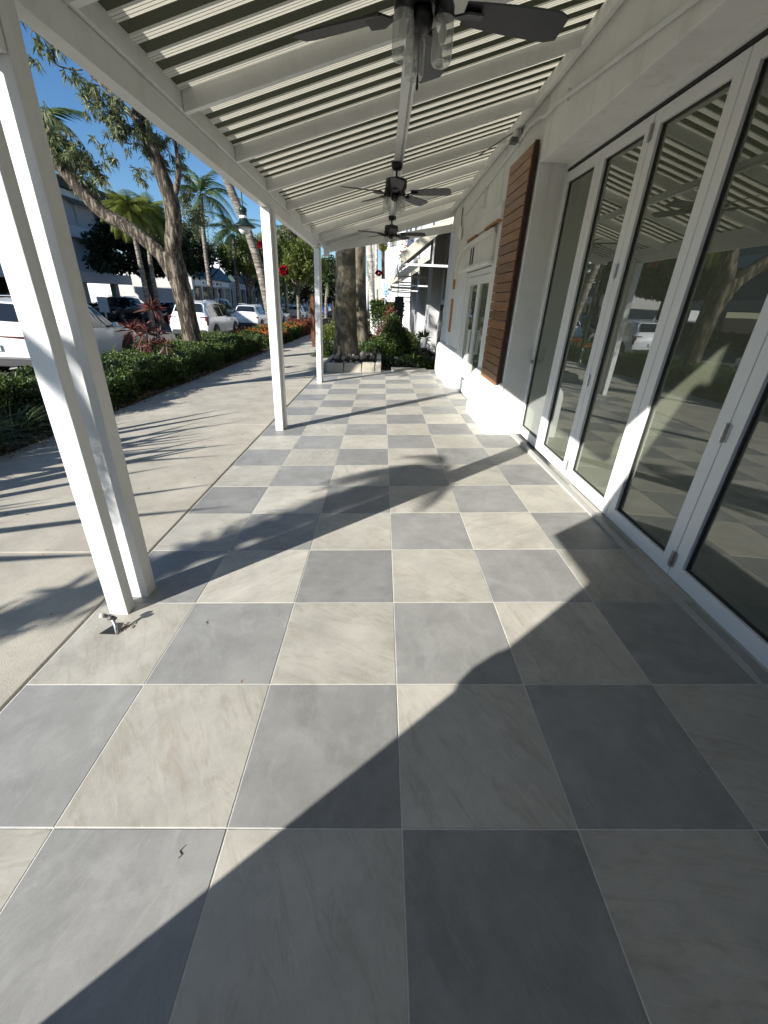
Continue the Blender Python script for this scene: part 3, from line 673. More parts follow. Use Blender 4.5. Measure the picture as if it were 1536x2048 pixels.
M['palm_bark'] = bark_mat('grey palm bark', (.15, .13, .105), (.34, .31, .26), 1.5, 14, .5)
M['royal'] = bark_mat('smooth grey palm trunk', (.095, .08, .056), (.20, .172, .125), 2.0, 1.0, .35)
M['royal_pale'] = bark_mat('pale palm trunk', (.42, .40, .35), (.60, .57, .51), 1.5, 5, .25)

def hedge(name, label, x0, x1, y0, y1, h, n, mat, group=None, lw=(.05, .03), flowers=0, wav=.08, cat='hedge'):
    base = zbed((y0 + y1) / 2)
    root = empty(name, ((x0 + x1) / 2, (y0 + y1) / 2, base), 0, label, cat, group)
    ox, oy = root.location.x, root.location.y
    ph = rng.uniform(0, 6, 6)
    def top(x, y): return h + wav * (np.sin(2.1 * y + ph[0]) + .7 * np.sin(4.7 * y + 3.1 * x + ph[1]) + .5 * np.sin(9.3 * y + ph[2] + 5 * x))
    def side(y, z): return x1 + .10 * np.sin(2.6 * y + ph[3]) + .06 * np.sin(6.1 * y + 4 * z + ph[4]) - .08
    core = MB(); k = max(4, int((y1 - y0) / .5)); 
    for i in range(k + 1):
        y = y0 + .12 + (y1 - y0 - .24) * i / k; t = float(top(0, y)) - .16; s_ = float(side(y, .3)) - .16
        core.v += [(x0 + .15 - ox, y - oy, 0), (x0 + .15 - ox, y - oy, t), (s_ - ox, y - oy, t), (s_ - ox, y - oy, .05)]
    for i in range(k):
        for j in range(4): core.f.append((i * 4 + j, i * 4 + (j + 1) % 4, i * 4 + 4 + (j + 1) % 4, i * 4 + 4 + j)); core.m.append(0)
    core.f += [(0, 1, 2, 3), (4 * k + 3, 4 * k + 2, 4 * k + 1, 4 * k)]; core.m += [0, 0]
    core.build('dark_core', M['core'], root)  # added solid dark core, blocks the view through gaps in the leaves
    nt, ns = int(n * .5), int(n * .4); ne = n - nt - ns
    X = rng.uniform(x0, x1, nt); Y = rng.uniform(y0, y1, nt); Z = top(X, Y) - np.abs(rng.normal(0, .07, nt))
    pt = np.stack([X, Y, Z], 1); dt = rnd_dirs(nt, .9)
    Y2 = rng.uniform(y0, y1, ns); Z2 = rng.uniform(0, 1, ns) ** .8 * top(x1, Y2); X2 = side(Y2, Z2) - np.abs(rng.normal(0, .07, ns)) - .15 * (Z2 / h - .5) ** 2
    ps = np.stack([X2, Y2, Z2], 1); ds = rnd_dirs(ns, .3) + np.array([.8, -.1, 0])
    X3 = rng.uniform(x0, x1, ne); Z3 = rng.uniform(0, h, ne); Y3 = np.where(rng.random(ne) < .65, y0, y1) + rng.normal(0, .06, ne)
    pe = np.stack([X3, Y3, Z3], 1); de = rnd_dirs(ne, .3) + np.array([0, -.6, 0])
    p = np.concatenate([pt, ps, pe]) - np.array([ox, oy, 0]); d = np.concatenate([dt, ds, de])
    leaves('foliage', p, d, rng.uniform(.7, 1.3, n) * lw[0], rng.uniform(.7, 1.3, n) * lw[1], mat, root)
    ns2 = int((y1 - y0) * 16); X = rng.uniform(x0 + .1, x1, ns2); Y = rng.uniform(y0, y1, ns2); bs = np.stack([X - ox, Y - oy, top(X, Y) - .03], 1)
    q = np.repeat(bs, 9, 0); tt = np.tile(np.linspace(0, 1, 9), ns2)[:, None]; dr = np.repeat(rnd_dirs(ns2, 1.6), 9, 0); q = q + dr * tt * rng.uniform(.06, .2, (ns2, 1)).repeat(9, 0)
    leaves('new_growth', q, rnd_dirs(len(q), .5), rng.uniform(.6, 1.2, len(q)) * lw[0], lw[1] * .8, L_light if mat is L_hedge else mat, root)
    if flowers:
        X = rng.uniform(x0 + .2, x1, flowers); Y = rng.uniform(y0, y1, flowers); c = np.stack([X - ox, Y - oy, top(X, Y) + .02], 1)
        q = np.repeat(c, 16, 0) + rng.normal(0, .045, (flowers * 16, 3)); leaves('flower_heads', q, rnd_dirs(len(q), .6), .05, .04, L_flow, root)
    return root

hedge('hedge', 'clipped dark green hedge running along the pavement behind the first posts', -6.75, -4.72, 6.75, 17.6, .60, 42000, L_hedge, 'hedges along the pavement', (.055, .034))
hedge('hedge', 'low hedge with orange flowers on top beyond the stub path', -6.3, -4.62, 19.0, 27.2, .62, 22000, L_hedge, 'hedges along the pavement', (.07, .045), 130)
hedge('shrub', 'bright leafy shrub bed at the far left beyond the near strap-leaved clumps', -6.9, -5.45, 1.6, 6.6, .55, 14000, L_hedge, None, (.06, .034), cat='shrub')
hedge('shrub', 'reddish leaved shrub at the far end of the flowering hedge', -5.9, -4.6, 27.4, 31.5, .75, 7000, L_redl, None, (.09, .05), cat='shrub')

def clump(label, x, y, n, L, mat, name='strap_leaf_plant', wd=.016, spread=.22, z=None, group=None, droop=.5, cat='plant', lift=1.0):
    root = empty(name, (x, y, zbed(y) if z is None else z), 0, label, cat, group)
    a = rng.uniform(0, 2 * np.pi, n); rr = spread * np.sqrt(rng.random(n)) * .6
    base = np.stack([rr * np.cos(a), rr * np.sin(a), np.zeros(n)], 1)
    out = np.stack([np.cos(a), np.sin(a), np.zeros(n)], 1); ln = L * rng.uniform(.65, 1.15, n); el = rng.uniform(.5, 1.25, n) * lift
    seg = 4; vs = []; side = np.stack([-np.sin(a), np.cos(a), np.zeros(n)], 1)
    for k in range(seg + 1):
        t = k / seg; h = ln * (np.sin(el) * t - droop * t * t * .9); r = ln * np.cos(el) * t + ln * .25 * t * t
        p = base + out * r[:, None] + np.array([0, 0, 1]) * h[:, None]
        wv = wd * (1 - t ** 2.5) + .001
        vs += [p - side * wv / 2, p + side * wv / 2]
    V = np.stack(vs, 1).reshape(-1, 3); k2 = 2 * (seg + 1); i = np.arange(n)[:, None] * k2
    F = np.concatenate([i + np.array([2 * k, 2 * k + 1, 2 * k + 3, 2 * k + 2]) for k in range(seg)])
    np_mesh('strap_leaves', V, F, mat, root)
    return root
cl_lab = ['strap-leaved clump at the left edge of the photo beside the pavement', 'dense dark strap-leaved clump nearest the left of the first posts', 'strap-leaved clump directly behind the first front post', 'small strap-leaved clump where the hedge begins', 'strap-leaved clump tucked behind the left-edge clump', 'strap-leaved clump against the leafy shrub bed']
for i, (x, y, n, L) in enumerate([(-4.95, 3.9, 260, .85), (-5.0, 4.75, 260, .85), (-5.05, 5.6, 240, .8), (-5.1, 6.35, 200, .7), (-5.5, 4.3, 220, .9), (-5.55, 5.2, 220, .9)]):
    clump(cl_lab[i], x, y, n, L, L_liri, group='strap-leaved clumps along the pavement')
# leaf litter along the bed edge
n = 2600; Y = rng.uniform(1, 18, n); X = -4.72 + rng.normal(0, .12, n) - .05
p = np.stack([X, Y, np.array([zbed(v) for v in Y]) + .025], 1)
tag(leaves('leaf_litter', p, rnd_dirs(n, .0) * np.array([1, 1, .25]), .045, .025, L_litter), 'dry leaf litter along the edge of the planting bed', 'leaf litter', kind='stuff')
n = 220; Y = rng.uniform(.5, 17, n); X = rng.uniform(-4.6, -1.8, n)
p = np.stack([X, Y, fz(X, Y) + .004], 1)
tag(leaves('leaf_scraps', p, rnd_dirs(n, .0) * np.array([1, 1, .12]), .022, .012, L_litter), 'scattered dry leaf scraps on the pavement', 'leaf scraps', kind='stuff')

# forked street tree
def P14(pts, Y): return [at(px, py, Y + (k[0] if k else 0)) for px, py, *k in pts]
tr_ = empty('forked_tree', at(385, 690, 14) - Vector((0, 0, .45)), 0, 'large forked street tree with furrowed bark leaning over the hedge', 'tree')
def sub(o, root): o.parent = root; o.matrix_parent_inverse = Matrix.Translation(-Vector(root.location)); return o
def smooth_path(pts, rad, n=5):
    out, rr = [], []
    for i in range(len(pts) - 1):
        p0, p1, p2, p3 = pts[max(i - 1, 0)], pts[i], pts[i + 1], pts[min(i + 2, len(pts) - 1)]
        for k in range(n):
            t = k / n; out.append(.5 * ((2 * p1) + (p2 - p0) * t + (2 * p0 - 5 * p1 + 4 * p2 - p3) * t * t + (3 * p1 - p0 - 3 * p2 + p3) * t ** 3)); rr.append(rad[i] * (1 - t) + rad[i + 1] * t)
    out.append(pts[-1]); rr.append(rad[-1]); return out, rr
def limb(root, pts, rad, name='limb', mat='bark', n=14, wob=.05):
    p, r = smooth_path([Vector(q) for q in pts], rad)
    b = MB(); b.tube(p, r, n, wob=wob); return sub(b.build(name, M[mat], root, smooth=True), root)
limb(tr_, P14([(390, 745), (386, 690), (375, 630), (362, 575), (350, 535), (343, 505)], 14), [.40, .29, .265, .27, .30, .27], 'trunk', n=20)
limb(tr_, P14([(352, 545), (346, 500), (348, 455), (343, 405), (322, 345), (300, 290), (284, 245), (270, 190), (240, 120)], 14), [.25, .22, .215, .205, .18, .17, .18, .13, .07], 'limb', n=16)
limb(tr_, P14([(352, 555), (325, 512), (290, 480), (252, 452), (205, 425), (165, 385), (120, 335), (60, 290), (0, 230)], 14), [.25, .205, .18, .18, .175, .16, .14, .10, .05], 'limb', n=16)
limb(tr_, P14([(340, 400), (352, 380), (357, 340), (353, 300), (345, 260)], 14), [.12, .09, .07, .05, .03], 'branch', n=8)
limb(tr_, P14([(312, 310), (330, 285), (345, 275), (365, 290)], 14.2), [.06, .04, .03, .015], 'branch', n=6)
limb(tr_, P14([(282, 250), (250, 215), (215, 180), (180, 150)], 13.6), [.09, .06, .04, .02], 'branch', n=6)
limb(tr_, P14([(165, 140), (140, 138), (112, 128), (105, 100), (85, 75), (60, 55)], 12.0), [.012, .014, .016, .018, .02, .022], 'branch', n=6)
def leafy(root, spots, mat, L, Wd, per, name='crown', droop=.3, twig='twig'):
    ps, ds = [], []; tb = MB()
    for (c, rad, k) in spots:
        c = np.array(c); 
        for j in range(k):
            q = c + rng.normal(0, rad * .5, 3); dr = unit(rng.normal(size=3) + np.array([0, 0, -.25])); ln = rng.uniform(.3, .6) * max(rad, .4)
            a = q - dr * ln * .5; e = q + dr * ln * .5
            tb.tube([Vector(a), Vector(e)], [.008, .003], 4, caps=False)
            m = per; t = rng.random(m)[:, None]
            ps.append(a + (e - a) * t + rng.normal(0, .02, (m, 3))); ds.append(dr * .5 + rng.normal(0, .55, (m, 3)) + np.array([0, 0, -.35]))
    p = np.concatenate(ps); d = np.concatenate(ds); n = len(p)
    o = leaves(name, p - np.array(root.location), d, rng.uniform(.7, 1.25, n) * L, rng.uniform(.7, 1.2, n) * Wd, mat, root, droop=droop)
    if twig: sub(tb.build('twigs', M[twig], root), root)['kind'] = 'stuff'
    return o
sp = []
for (px, py, Y, rad, k) in [(178, 180, 13.4, .22, 14), (205, 200, 13.5, .3, 22), (232, 222, 13.6, .34, 26), (262, 250, 13.7, .34, 24), (250, 268, 13.7, .26, 16), (225, 255, 13.6, .22, 10), (200, 240, 13.6, .2, 5), (222, 312, 13.7, .2, 8), (288, 300, 13.9, .16, 5),
                            (318, 285, 14.2, .3, 9), (345, 300, 14.3, .3, 9), (366, 318, 14.2, .25, 7), (330, 318, 14.2, .25, 5), (372, 345, 14.2, .18, 4), (290, 262, 13.8, .25, 14),
                            (118, 262, 14.0, .3, 12), (128, 295, 14.0, .34, 22), (158, 305, 14.1, .36, 24), (190, 330, 14.2, .28, 14), *[(None, q, 0, 1.0, 26) for q in ((-6.2, 9.4, 6.3), (-5.2, 10.6, 6.2), (-6.8, 8.2, 6.5), (-5.6, 8.8, 6.9), (-7.4, 10.4, 6.8), (-4.6, 9.2, 6.6), (-6.0, 11.5, 6.8))], (140, 335, 14.2, .36, 20), (205, 352, 14.2, .22, 9), (170, 360, 14.2, .25, 9), (192, 375, 14.2, .16, 4), (200, 290, 14.2, .14, 3), (285, 365, 14.6, .3, 8), (272, 345, 14.5, .2, 4), (385, 400, 14.6, .34, 14), (392, 430, 14.6, .34, 14),  # None entries: unseen crown clusters added to shade the neighbouring facade and garden
                            (70, 88, 12, .2, 5), (92, 100, 12, .16, 4), (66, 125, 12, .14, 4), (140, 150, 12.2, .14, 3), (112, 92, 12, .14, 3), (168, 165, 12.6, .2, 5)]:
    sp.append((at(px, py, Y) if px is not None else Vector(py), rad, k if px is None else max(2, int(k * .72))))
leafy(tr_, sp, L_olive, .17, .034, 20)

def broad_tree(name, label, base, h, r, n, mat, leaf=(.22, .13), trunk_r=.2, bark='bark_dark', group=None, clusters=26, squash=.8, low=.35, lean=(0, 0)):
    root = empty(name, base, 0, label, 'tree', group)
    top = Vector((lean[0], lean[1], h))
    b = MB(); p, rr = smooth_path([Vector((0, 0, -.2)), Vector((lean[0] * .2, lean[1] * .2, h * .3)), Vector((lean[0] * .5, lean[1] * .5, h * .55)), top * .85], [trunk_r * 1.3, trunk_r, trunk_r * .8, trunk_r * .3]); b.tube(p, rr, 10, wob=.06); b.build('trunk', M[bark], root, smooth=True)
    cs = []; bl = MB()
    for k in range(clusters):
        a = rng.uniform(0, 2 * np.pi); e = rng.uniform(-.5, 1); q = rng.uniform(.45, 1) ** .6
        c = np.array([math.cos(a) * r * q * math.sqrt(max(0, 1 - e * e * .8)), math.sin(a) * r * q * math.sqrt(max(0, 1 - e * e * .8)), h * (low + (1 - low) * .5) + e * (h * (1 - low)) * .5 * squash]) + np.array([lean[0] * .7, lean[1] * .7, 0])
        cs.append(c); s0 = Vector((lean[0] * .4, lean[1] * .4, h * rng.uniform(.35, .6))); bl.tube([s0, (s0 + Vector(c)) / 2 + Vector((0, 0, .15)), Vector(c)], [trunk_r * .4, trunk_r * .22, .02], 6)
    bl.build('limbs', M[bark], root)
    cs = np.array(cs); idx = rng.integers(0, clusters, n); sc = rng.uniform(.18, .36, clusters) * r
    dd = unit(rng.normal(size=(n, 3))) * (rng.random((n, 1)) ** .45); pos = cs[idx] + dd * sc[idx][:, None] * np.array([1.15, 1.15, .75])
    leaves('crown', pos, rnd_dirs(n, .1) + dd * .5, rng.uniform(.6, 1.3, n) * leaf[0], rng.uniform(.6, 1.3, n) * leaf[1], mat, root, droop=.2)
    return root
def place(px, py, Y, z=None):
    v = at(px, py, Y); v.z = zroad(Y) if z is None else z; return v
broad_tree('ficus_tree', 'dark dense broadleaf tree behind the forked trunk across the street', place(306, 620, 36), 7.8, 3.1, 20000, L_dark, (.28, .17), .3, clusters=30, low=.30)
broad_tree('ficus_tree', 'dark broadleaf tree just left of the leaning palms across the street', place(365, 620, 44), 8.0, 3.2, 12000, L_dark, (.3, .18), .25, low=.35)
broad_tree('street_tree', 'light green street tree seen between the second and third posts', place(598, 640, 38), 6.6, 2.3, 16000, L_light, (.22, .10), .12, 'palm_bark', clusters=30, low=.32)
broad_tree('street_tree', 'tall olive green tree behind the red ornament', place(575, 640, 46), 9.0, 2.6, 14000, L_olive, (.28, .13), .16, 'palm_bark', clusters=30, low=.3)
broad_tree('street_tree', 'bright green bushy tree in front of the columned shops', place(505, 620, 42), 7.2, 2.2, 9000, L_light, (.26, .13), .13, 'palm_bark', low=.4)
broad_tree('street_tree', 'sparse thin-twigged tree beside the coconut palm', place(428, 620, 40), 9.0, 2.6, 2600, L_olive, (.2, .06), .16, 'bark_dark', low=.35)
broad_tree('street_tree', 'dark leafy tree at the far end of the street behind the blue car', place(668, 620, 62), 7.5, 3.0, 9000, L_dark, (.35, .2), .2, low=.12)
broad_tree('street_tree', 'distant dark tree closing the view down the street', place(620, 620, 75), 7.0, 5.0, 9000, L_dark, (.5, .3), .25, low=.05)
broad_tree('street_tree', 'distant green tree far down the left of the street', place(560, 620, 90), 9.0, 6.0, 9000, L_hedge, (.6, .35), .25, low=.05)

def frond(L, nl, ll, sag, rng_=rng, wd=.03, vee=.35):
    """arching palm frond along +x from the origin; returns verts, faces (quads)"""
    t = np.linspace(.12, 1, nl); ang = .6
    x = L * (t - .08 * t ** 3); z = L * (.55 * t - (.55 + sag) * t ** 2)
    P = np.stack([x, np.zeros(nl), z], 1); T = np.gradient(P, axis=0); T = unit(T)
    V, F = [], []
    for s in (-1, 1):
        l = ll * np.sin(np.pi * np.clip(t * .9 + .08, 0, 1)) ** .7 * rng_.uniform(.85, 1.1, nl)
        d = unit(T * .75 + np.array([0, s, 0]) * .8 + np.array([0, 0, -1]) * (vee + rng_.uniform(0, .35, nl))[:, None])
        mid = P + d * l[:, None] * .5; tip = P + d * l[:, None] - np.array([0, 0, 1]) * (l * .28)[:, None]
        up = T * wd / 2
        v = np.stack([P - up, P + up, mid + up * .9, mid - up * .9, tip], 1)
        b = len(V) * 0
        V.append(v.reshape(-1, 3)); i = np.arange(nl)[:, None] * 5 + (0 if s < 0 else nl * 5)
        F.append(np.concatenate([i + np.array([0, 1, 2, 3]), i + np.array([3, 2, 4, 4])]))
    # rachis
    nv = 2 * nl * 5; w_ = np.linspace(.03, .006, nl) * L / 3
    a = P + np.array([0, 1, 0]) * w_[:, None]; c = P - np.array([0, 1, 0]) * w_[:, None]
    V += [np.stack([a, c], 1).reshape(-1, 3)]; i = np.arange(nl - 1)[:, None] * 2 + nv; F.append(i + np.array([0, 1, 3, 2]))
    return np.concatenate(V), np.concatenate(F)
def palm(name, label, path, rad, nf, L, mat, bark='palm_bark', group=None, sag=.45, el=(-.5, 1.2), ll=.55, azs=None, nl=42, wd=.055, cat='palm tree', trunkn=12):
    path = [Vector(p) for p in path]; root = empty(name, path[0], 0, label, cat, group)
    p, r = smooth_path(path, rad); b = MB(); b.tube([q - path[0] for q in p], r, trunkn, wob=.03); b.build('trunk', M[bark], root, smooth=True)
    top = np.array(path[-1] - path[0])
    for k in range(nf):
        az = azs[k % len(azs)] if azs is not None else k * 2.399 + rng.uniform(-.2, .2)
        e = el[0] + (el[1] - el[0]) * ((k + .5) / nf); V, F = frond(L * rng.uniform(.85, 1.1), nl, ll, sag + .25 * max(0, -e) + rng.uniform(-.06, .06), wd=wd)
        ce, se = math.cos(e), math.sin(e); Rm = np.array([[ce, 0, -se], [0, 1, 0], [se, 0, ce]]); V = V @ Rm.T
        ca, sa = math.cos(az), math.sin(az); V = V @ np.array([[ca, -sa, 0], [sa, ca, 0], [0, 0, 1]]).T + top
        np_mesh('frond', V, np.where(F < 0, 0, F), mat, root)
    return root
def fix_tri(): pass
palm('coconut_palm', 'slim coconut palm with a drooping crown left of the street lamp', [place(428, 640, 34), at(418, 560, 34), at(408, 480, 34), at(402, 395, 34)], [.2, .15, .13, .12], 15, 3.0, L_palm, sag=.5, ll=.75)
palm('coconut_palm', 'dark shaggy palm between the coconut palm and the leaning trunk', [place(480, 640, 40), at(474, 560, 40), at(468, 500, 40), at(466, 470, 40)], [.22, .17, .15, .15], 18, 2.7, L_palm, sag=.7, ll=.7)
palm('coconut_palm', 'tall leaning palm with a pale ringed trunk behind the street lamp', [place(552, 690, 22.5), at(540, 630, 22.5), at(520, 540, 22.5), at(495, 460, 22.5), at(470, 400, 22.5), at(450, 350, 22.5), at(425, 290, 22.5), at(395, 230, 22.5)], [.26, .21, .19, .18, .18, .17, .16, .16], 12, 2.8, L_palm, sag=.5, trunkn=14)
palm('coconut_palm', 'thin pale palm stem in front of the columned shops', [place(510, 640, 48), at(495, 580, 48), at(478, 520, 48)], [.16, .12, .1], 9, 1.6, L_palm)
palm('coconut_palm', 'palm rising above the street trees left of the third post', [place(596, 640, 52), at(592, 560, 52), at(588, 482, 52)], [.2, .16, .14], 15, 3.0, L_palm, sag=.5, ll=.75)
palm('coconut_palm', 'palm crown with drooping fronds beside the first post at the upper left', [place(20, 560, 15), at(40, 400, 15), at(72, 268, 15)], [.26, .2, .18], 10, 1.55, L_palm, sag=.55, ll=.6, nl=40)
palm('fan_palm', 'yellow green palm above the left limb of the forked tree', [place(300, 620, 27), at(275, 500, 27), at(258, 425, 27)], [.16, .12, .1], 34, 1.35, L_yellow, wd=.026, sag=.5, ll=.7, el=(-.6, 1.4))
palm('fan_palm', 'second yellow green palm close behind the forked tree fork', [place(320, 620, 29), at(300, 520, 29), at(300, 430, 29)], [.16, .12, .1], 26, 1.3, L_yellow, wd=.026, sag=.55, ll=.7, el=(-.6, 1.4))
palm('coconut_palm', 'small distant palm beyond the third post', [place(652, 640, 60), at(652, 600, 60), at(655, 565, 60)], [.2, .16, .14], 13, 2.6, L_palm, sag=.5)

broad_tree('street_tree', 'broad tree added out of view on the left to shade the palm trunks', (-8.7, 5.6, zbed(5.6)), 8.2, 2.1, 12000, L_olive, (.16, .05), .2, 'bark', low=.5)  # unseen tree added to throw dappled shade on the palm trunks
# cordyline with burgundy rosettes
cy = empty('cordyline', place(300, 700, 10.6, zbed(10)), 0, 'leggy cordyline with burgundy leaf rosettes standing out of the hedge', 'plant')
cb = Vector(cy.location)
for (px, py, Lr, n) in [(303, 618, .40, 46), (266, 660, .40, 44), (292, 660, .34, 30), (318, 672, .28, 22), (305, 690, .30, 40), (330, 690, .26, 22), (285, 690, .26, 20)]:
    c = at(px, py, 10.6 + rng.uniform(-.25, .25)); s = MB(); q = c - cb
    s.tube([Vector((rng.uniform(-.1, .1), 0, .2)), Vector((q.x * .5 + .05, q.y * .5, q.z * .6)), q], [.016, .013, .011], 6); s.build('stem', M['bark'], cy, smooth=True)
    d = rnd_dirs(n, .35); leaves('rosette', np.repeat(np.array(q)[None], n, 0) + rng.normal(0, .02, (n, 3)), d, rng.uniform(.7, 1.2, n) * Lr, .045, L_red, cy, droop=.25)

# big palm trunks beyond the terrace in a block planter
def royal(label, px, pyb, Y, px2, pyt, r0, r1, mat, group='palm trunks past the end of the terrace'):
    b0 = at(px, pyb, Y); b0.z = fz(b0.x, Y) + .05; t = at(px2, pyt, Y); e = b0 + (t - b0) * 2.2
    root = empty('royal_palm', b0, 0, label, 'palm tree', group)
    p, r = smooth_path([Vector((0, 0, -.1)), Vector((0, 0, .5)), (t - b0) * .45, (t - b0), e - b0], [r0 * 1.3, r0, r0 * .86, r1, r1 * .8]); b = MB(); b.tube(p, r, 20, wob=.02); b.build('trunk', M[mat], root, smooth=True)
    for k in range(9):
        V, F = frond(3.0, 26, .6, .5); az = k * .7; e_ = .9 - .13 * k; ce, se = math.cos(e_), math.sin(e_); V = V @ np.array([[ce, 0, -se], [0, 1, 0], [se, 0, ce]]).T
        ca, sa = math.cos(az), math.sin(az); V = V @ np.array([[ca, -sa, 0], [sa, ca, 0], [0, 0, 1]]).T + np.array(e - b0); np_mesh('frond', V, F, L_palm, root)
    return root
royal('thickest brown grey palm trunk standing in the block planter', 692, 722, 13.4, 691, 470, .36, .275, 'royal')
royal('grey palm trunk just behind and right of the thickest one', 721, 690, 19.5, 715, 440, .34, .31, 'royal')
royal('pale slender palm trunk with ringed bark, third in the row', 747, 668, 27, 736, 440, .21, .18, 'royal_pale')
royal('thin pale palm trunk, fourth in the row', 747, 655, 33, 746, 440, .12, .10, 'royal_pale')
royal('thin pale palm trunk, last in the row beside the blue sky', 753, 650, 36, 752, 440, .15, .13, 'royal_pale')

# planter of concrete blocks
pl_ = empty('block_planter', (-.7, 12.5, fz(-.7, 12.5)), 0, 'low pale concrete block planter around the thick palm trunk', 'planter')
def plb(x0, x1, y0, y1, h=.27):
    b = MB(); z = fz((x0 + x1) / 2, (y0 + y1) / 2)
    e = .02; b.hexa([(x0, y0, z - .05), (x1, y0, z - .05), (x1, y1, z - .05), (x0, y1, z - .05)], [(x0 + e, y0 + e, z + h), (x1 - e * .3, y0 + e, z + h), (x1 - e * .3, y1 - e, z + h), (x0 + e, y1 - e, z + h)])
    sub(b.build('block', M['concrete'], pl_, bev=.015), pl_)
for (a, c) in ((-1.46, -.98), (-.975, -.48), (-.475, -.12), (-.115, .06)): plb(a, c, 11.85, 12.03, .24 + random.uniform(-.02, .02))
for (a, c) in ((12.035, 12.7), (12.705, 13.5), (13.505, 14.3)): plb(-.1, .06, a, c, .25); plb(-1.6, -1.44, a, c, .2)
b = MB(); b.box(-1.44, -.1, 12.03, 14.3, -.3, .02); sub(b.build('soil', M['soil'], pl_), pl_)
ST = paint('pale limestone rubble', (.40, .35, .28), .9, .3, 9, .5, 40)
M['rock'] = ST
def rock_mesh(nm):
    b = MB(); b.lathe([(.35, -.5), (.9, -.3), (1.0, .1), (.7, .45), (.25, .6)], 9); me = b.mesh(nm, ST)
    for v in me.vertices: v.co += Vector(rng.normal(0, .13, 3))
    return me
rk = [rock_mesh('stone') for _ in range(4)]
for k in range(90):
    x, y = rng.uniform(-1.35, -.15), rng.uniform(12.1, 14.2)
    if (x + 1.1) ** 2 + (y - 13.4) ** 2 < .28: continue
    s = rng.uniform(.025, .07) * (1.4 if k < 14 else 1); o = link('stone', rk[k % 4], pl_); sub(o, pl_); o.location = (x, y, .03 + s * .4 + (.1 if y > 12.4 else 0)); o.scale = (s, s * rng.uniform(.7, 1.2), s * .7); o.rotation_euler = tuple(rng.uniform(0, 6, 3))
b = MB(); b.box(.35, 1.35, 11.98, 12.5, fz(.8, 12.2) - .05, fz(.8, 12.2) + .03); tag(b.build('stepping_slab', M['concrete'], bev=.01), 'pale stepping slab at the garden edge past the last tiles', 'slab')

# garden shrubs past the terrace
def bush(name, label, px, pyb, Y, r, h, n, mat, leaf=(.07, .04), z=None, cat='shrub', dark=True):
    c = at(px, pyb, Y); z0 = fz(c.x, Y) - .02 if z is None else z
    root = empty(name, (c.x, Y, z0), 0, label, cat); 
    d = unit(rng.normal(size=(n, 3))); d[:, 2] = np.abs(d[:, 2]) * 1.0 - .15; q = rng.random(n) ** .3; lump = 1 + .22 * np.sin(5 * d[:, 0] + 3 * d[:, 2] + px) + .15 * np.sin(7 * d[:, 1] + px * 2)
    p = d * (q * lump)[:, None] * np.array([r, r, h]); p[:, 2] = np.maximum(p[:, 2], .02)
    leaves('foliage', p, d * .7 + rnd_dirs(n, .3), rng.uniform(.7, 1.3, n) * leaf[0], rng.uniform(.7, 1.3, n) * leaf[1], mat, root)
    b = MB()
    for k in range(7): a = k * .9; b.tube([Vector((0, 0, 0)), Vector((math.cos(a) * r * .5, math.sin(a) * r * .5, h * .7))], [.015, .006], 5)
    b.build('stems', M['twig'], root); return root
bush('shrub', 'round dark shrub with a reddish top in the garden past the terrace', 785, 715, 16.0, .85, 1.35, 9000, L_hedge, (.08, .045))
bush('shrub', 'reddish topped shrub tips above the round dark shrub', 778, 650, 17.2, .55, 1.75, 3500, L_redl, (.09, .04))
bush('shrub', 'small rounded green shrub left of the thick palm trunk', 655, 715, 16.0, .50, .75, 4500, L_hedge, (.06, .035))
bush('shrub', 'bright green shrub by the drive left of the thick palm trunk', 657, 670, 24.0, .75, 1.0, 4200, L_light, (.10, .05))
bush('shrub', 'low golden green shrub behind the round dark shrub', 800, 680, 18.0, .8, 1.0, 4500, L_light, (.08, .04))
bush('shrub', 'dark shrub filling the ground between the palm trunks', 735, 705, 20.5, .8, .6, 4000, L_dark, (.09, .05))
bush('shrub', 'dark low shrub under the second palm trunk', 752, 712, 17.0, .6, .55, 4000, L_hedge, (.08, .045))
for (lab, px, py, Y, n, L, mt) in [('feathery fern clump against the end of the white wall', 845, 728, 13.4, 150, .62, L_fern), ('bright feathery fern left of the wall-end fern', 826, 728, 13.9, 140, .66, L_grass), ('small dark fern in the corner by the white wall', 862, 735, 12.9, 110, .45, L_fern), ('arching fern behind the bright fern', 822, 700, 15.5, 150, .8, L_fern), ('bright rosette plant beside the block planter', 738, 722, 14.4, 80, .55, L_grass), ('dark rosette plant between planter and round shrub', 760, 730, 14.0, 90, .5, L_fern), ('wispy palm seedling by the drive behind the third post', 655, 660, 27, 120, 1.1, L_grass)]:
    c = at(px, py, Y); clump(lab, c.x, Y, n, L, mt, 'fern', .035, .25, fz(c.x, Y), None, .55, 'fern')
cg = rng.random(3000)
n = 5200; X = rng.uniform(-.6, 1.9, n); Y = rng.uniform(12.6, 30, n); p = np.stack([X, Y, fz(X, Y) + .0], 1)
tag(leaves('ground_cover', p, rnd_dirs(n, 1.0), rng.uniform(.08, .22, n), .05, L_dark), 'dark leafy ground cover in the garden past the terrace', 'ground cover', kind='stuff')
rk2 = empty('garden_stone', at(793, 716, 13.3), 0, 'single white stone in the dark garden bed', 'stone'); o = link('stone', rk[1], rk2); o.scale = (.07, .06, .06)
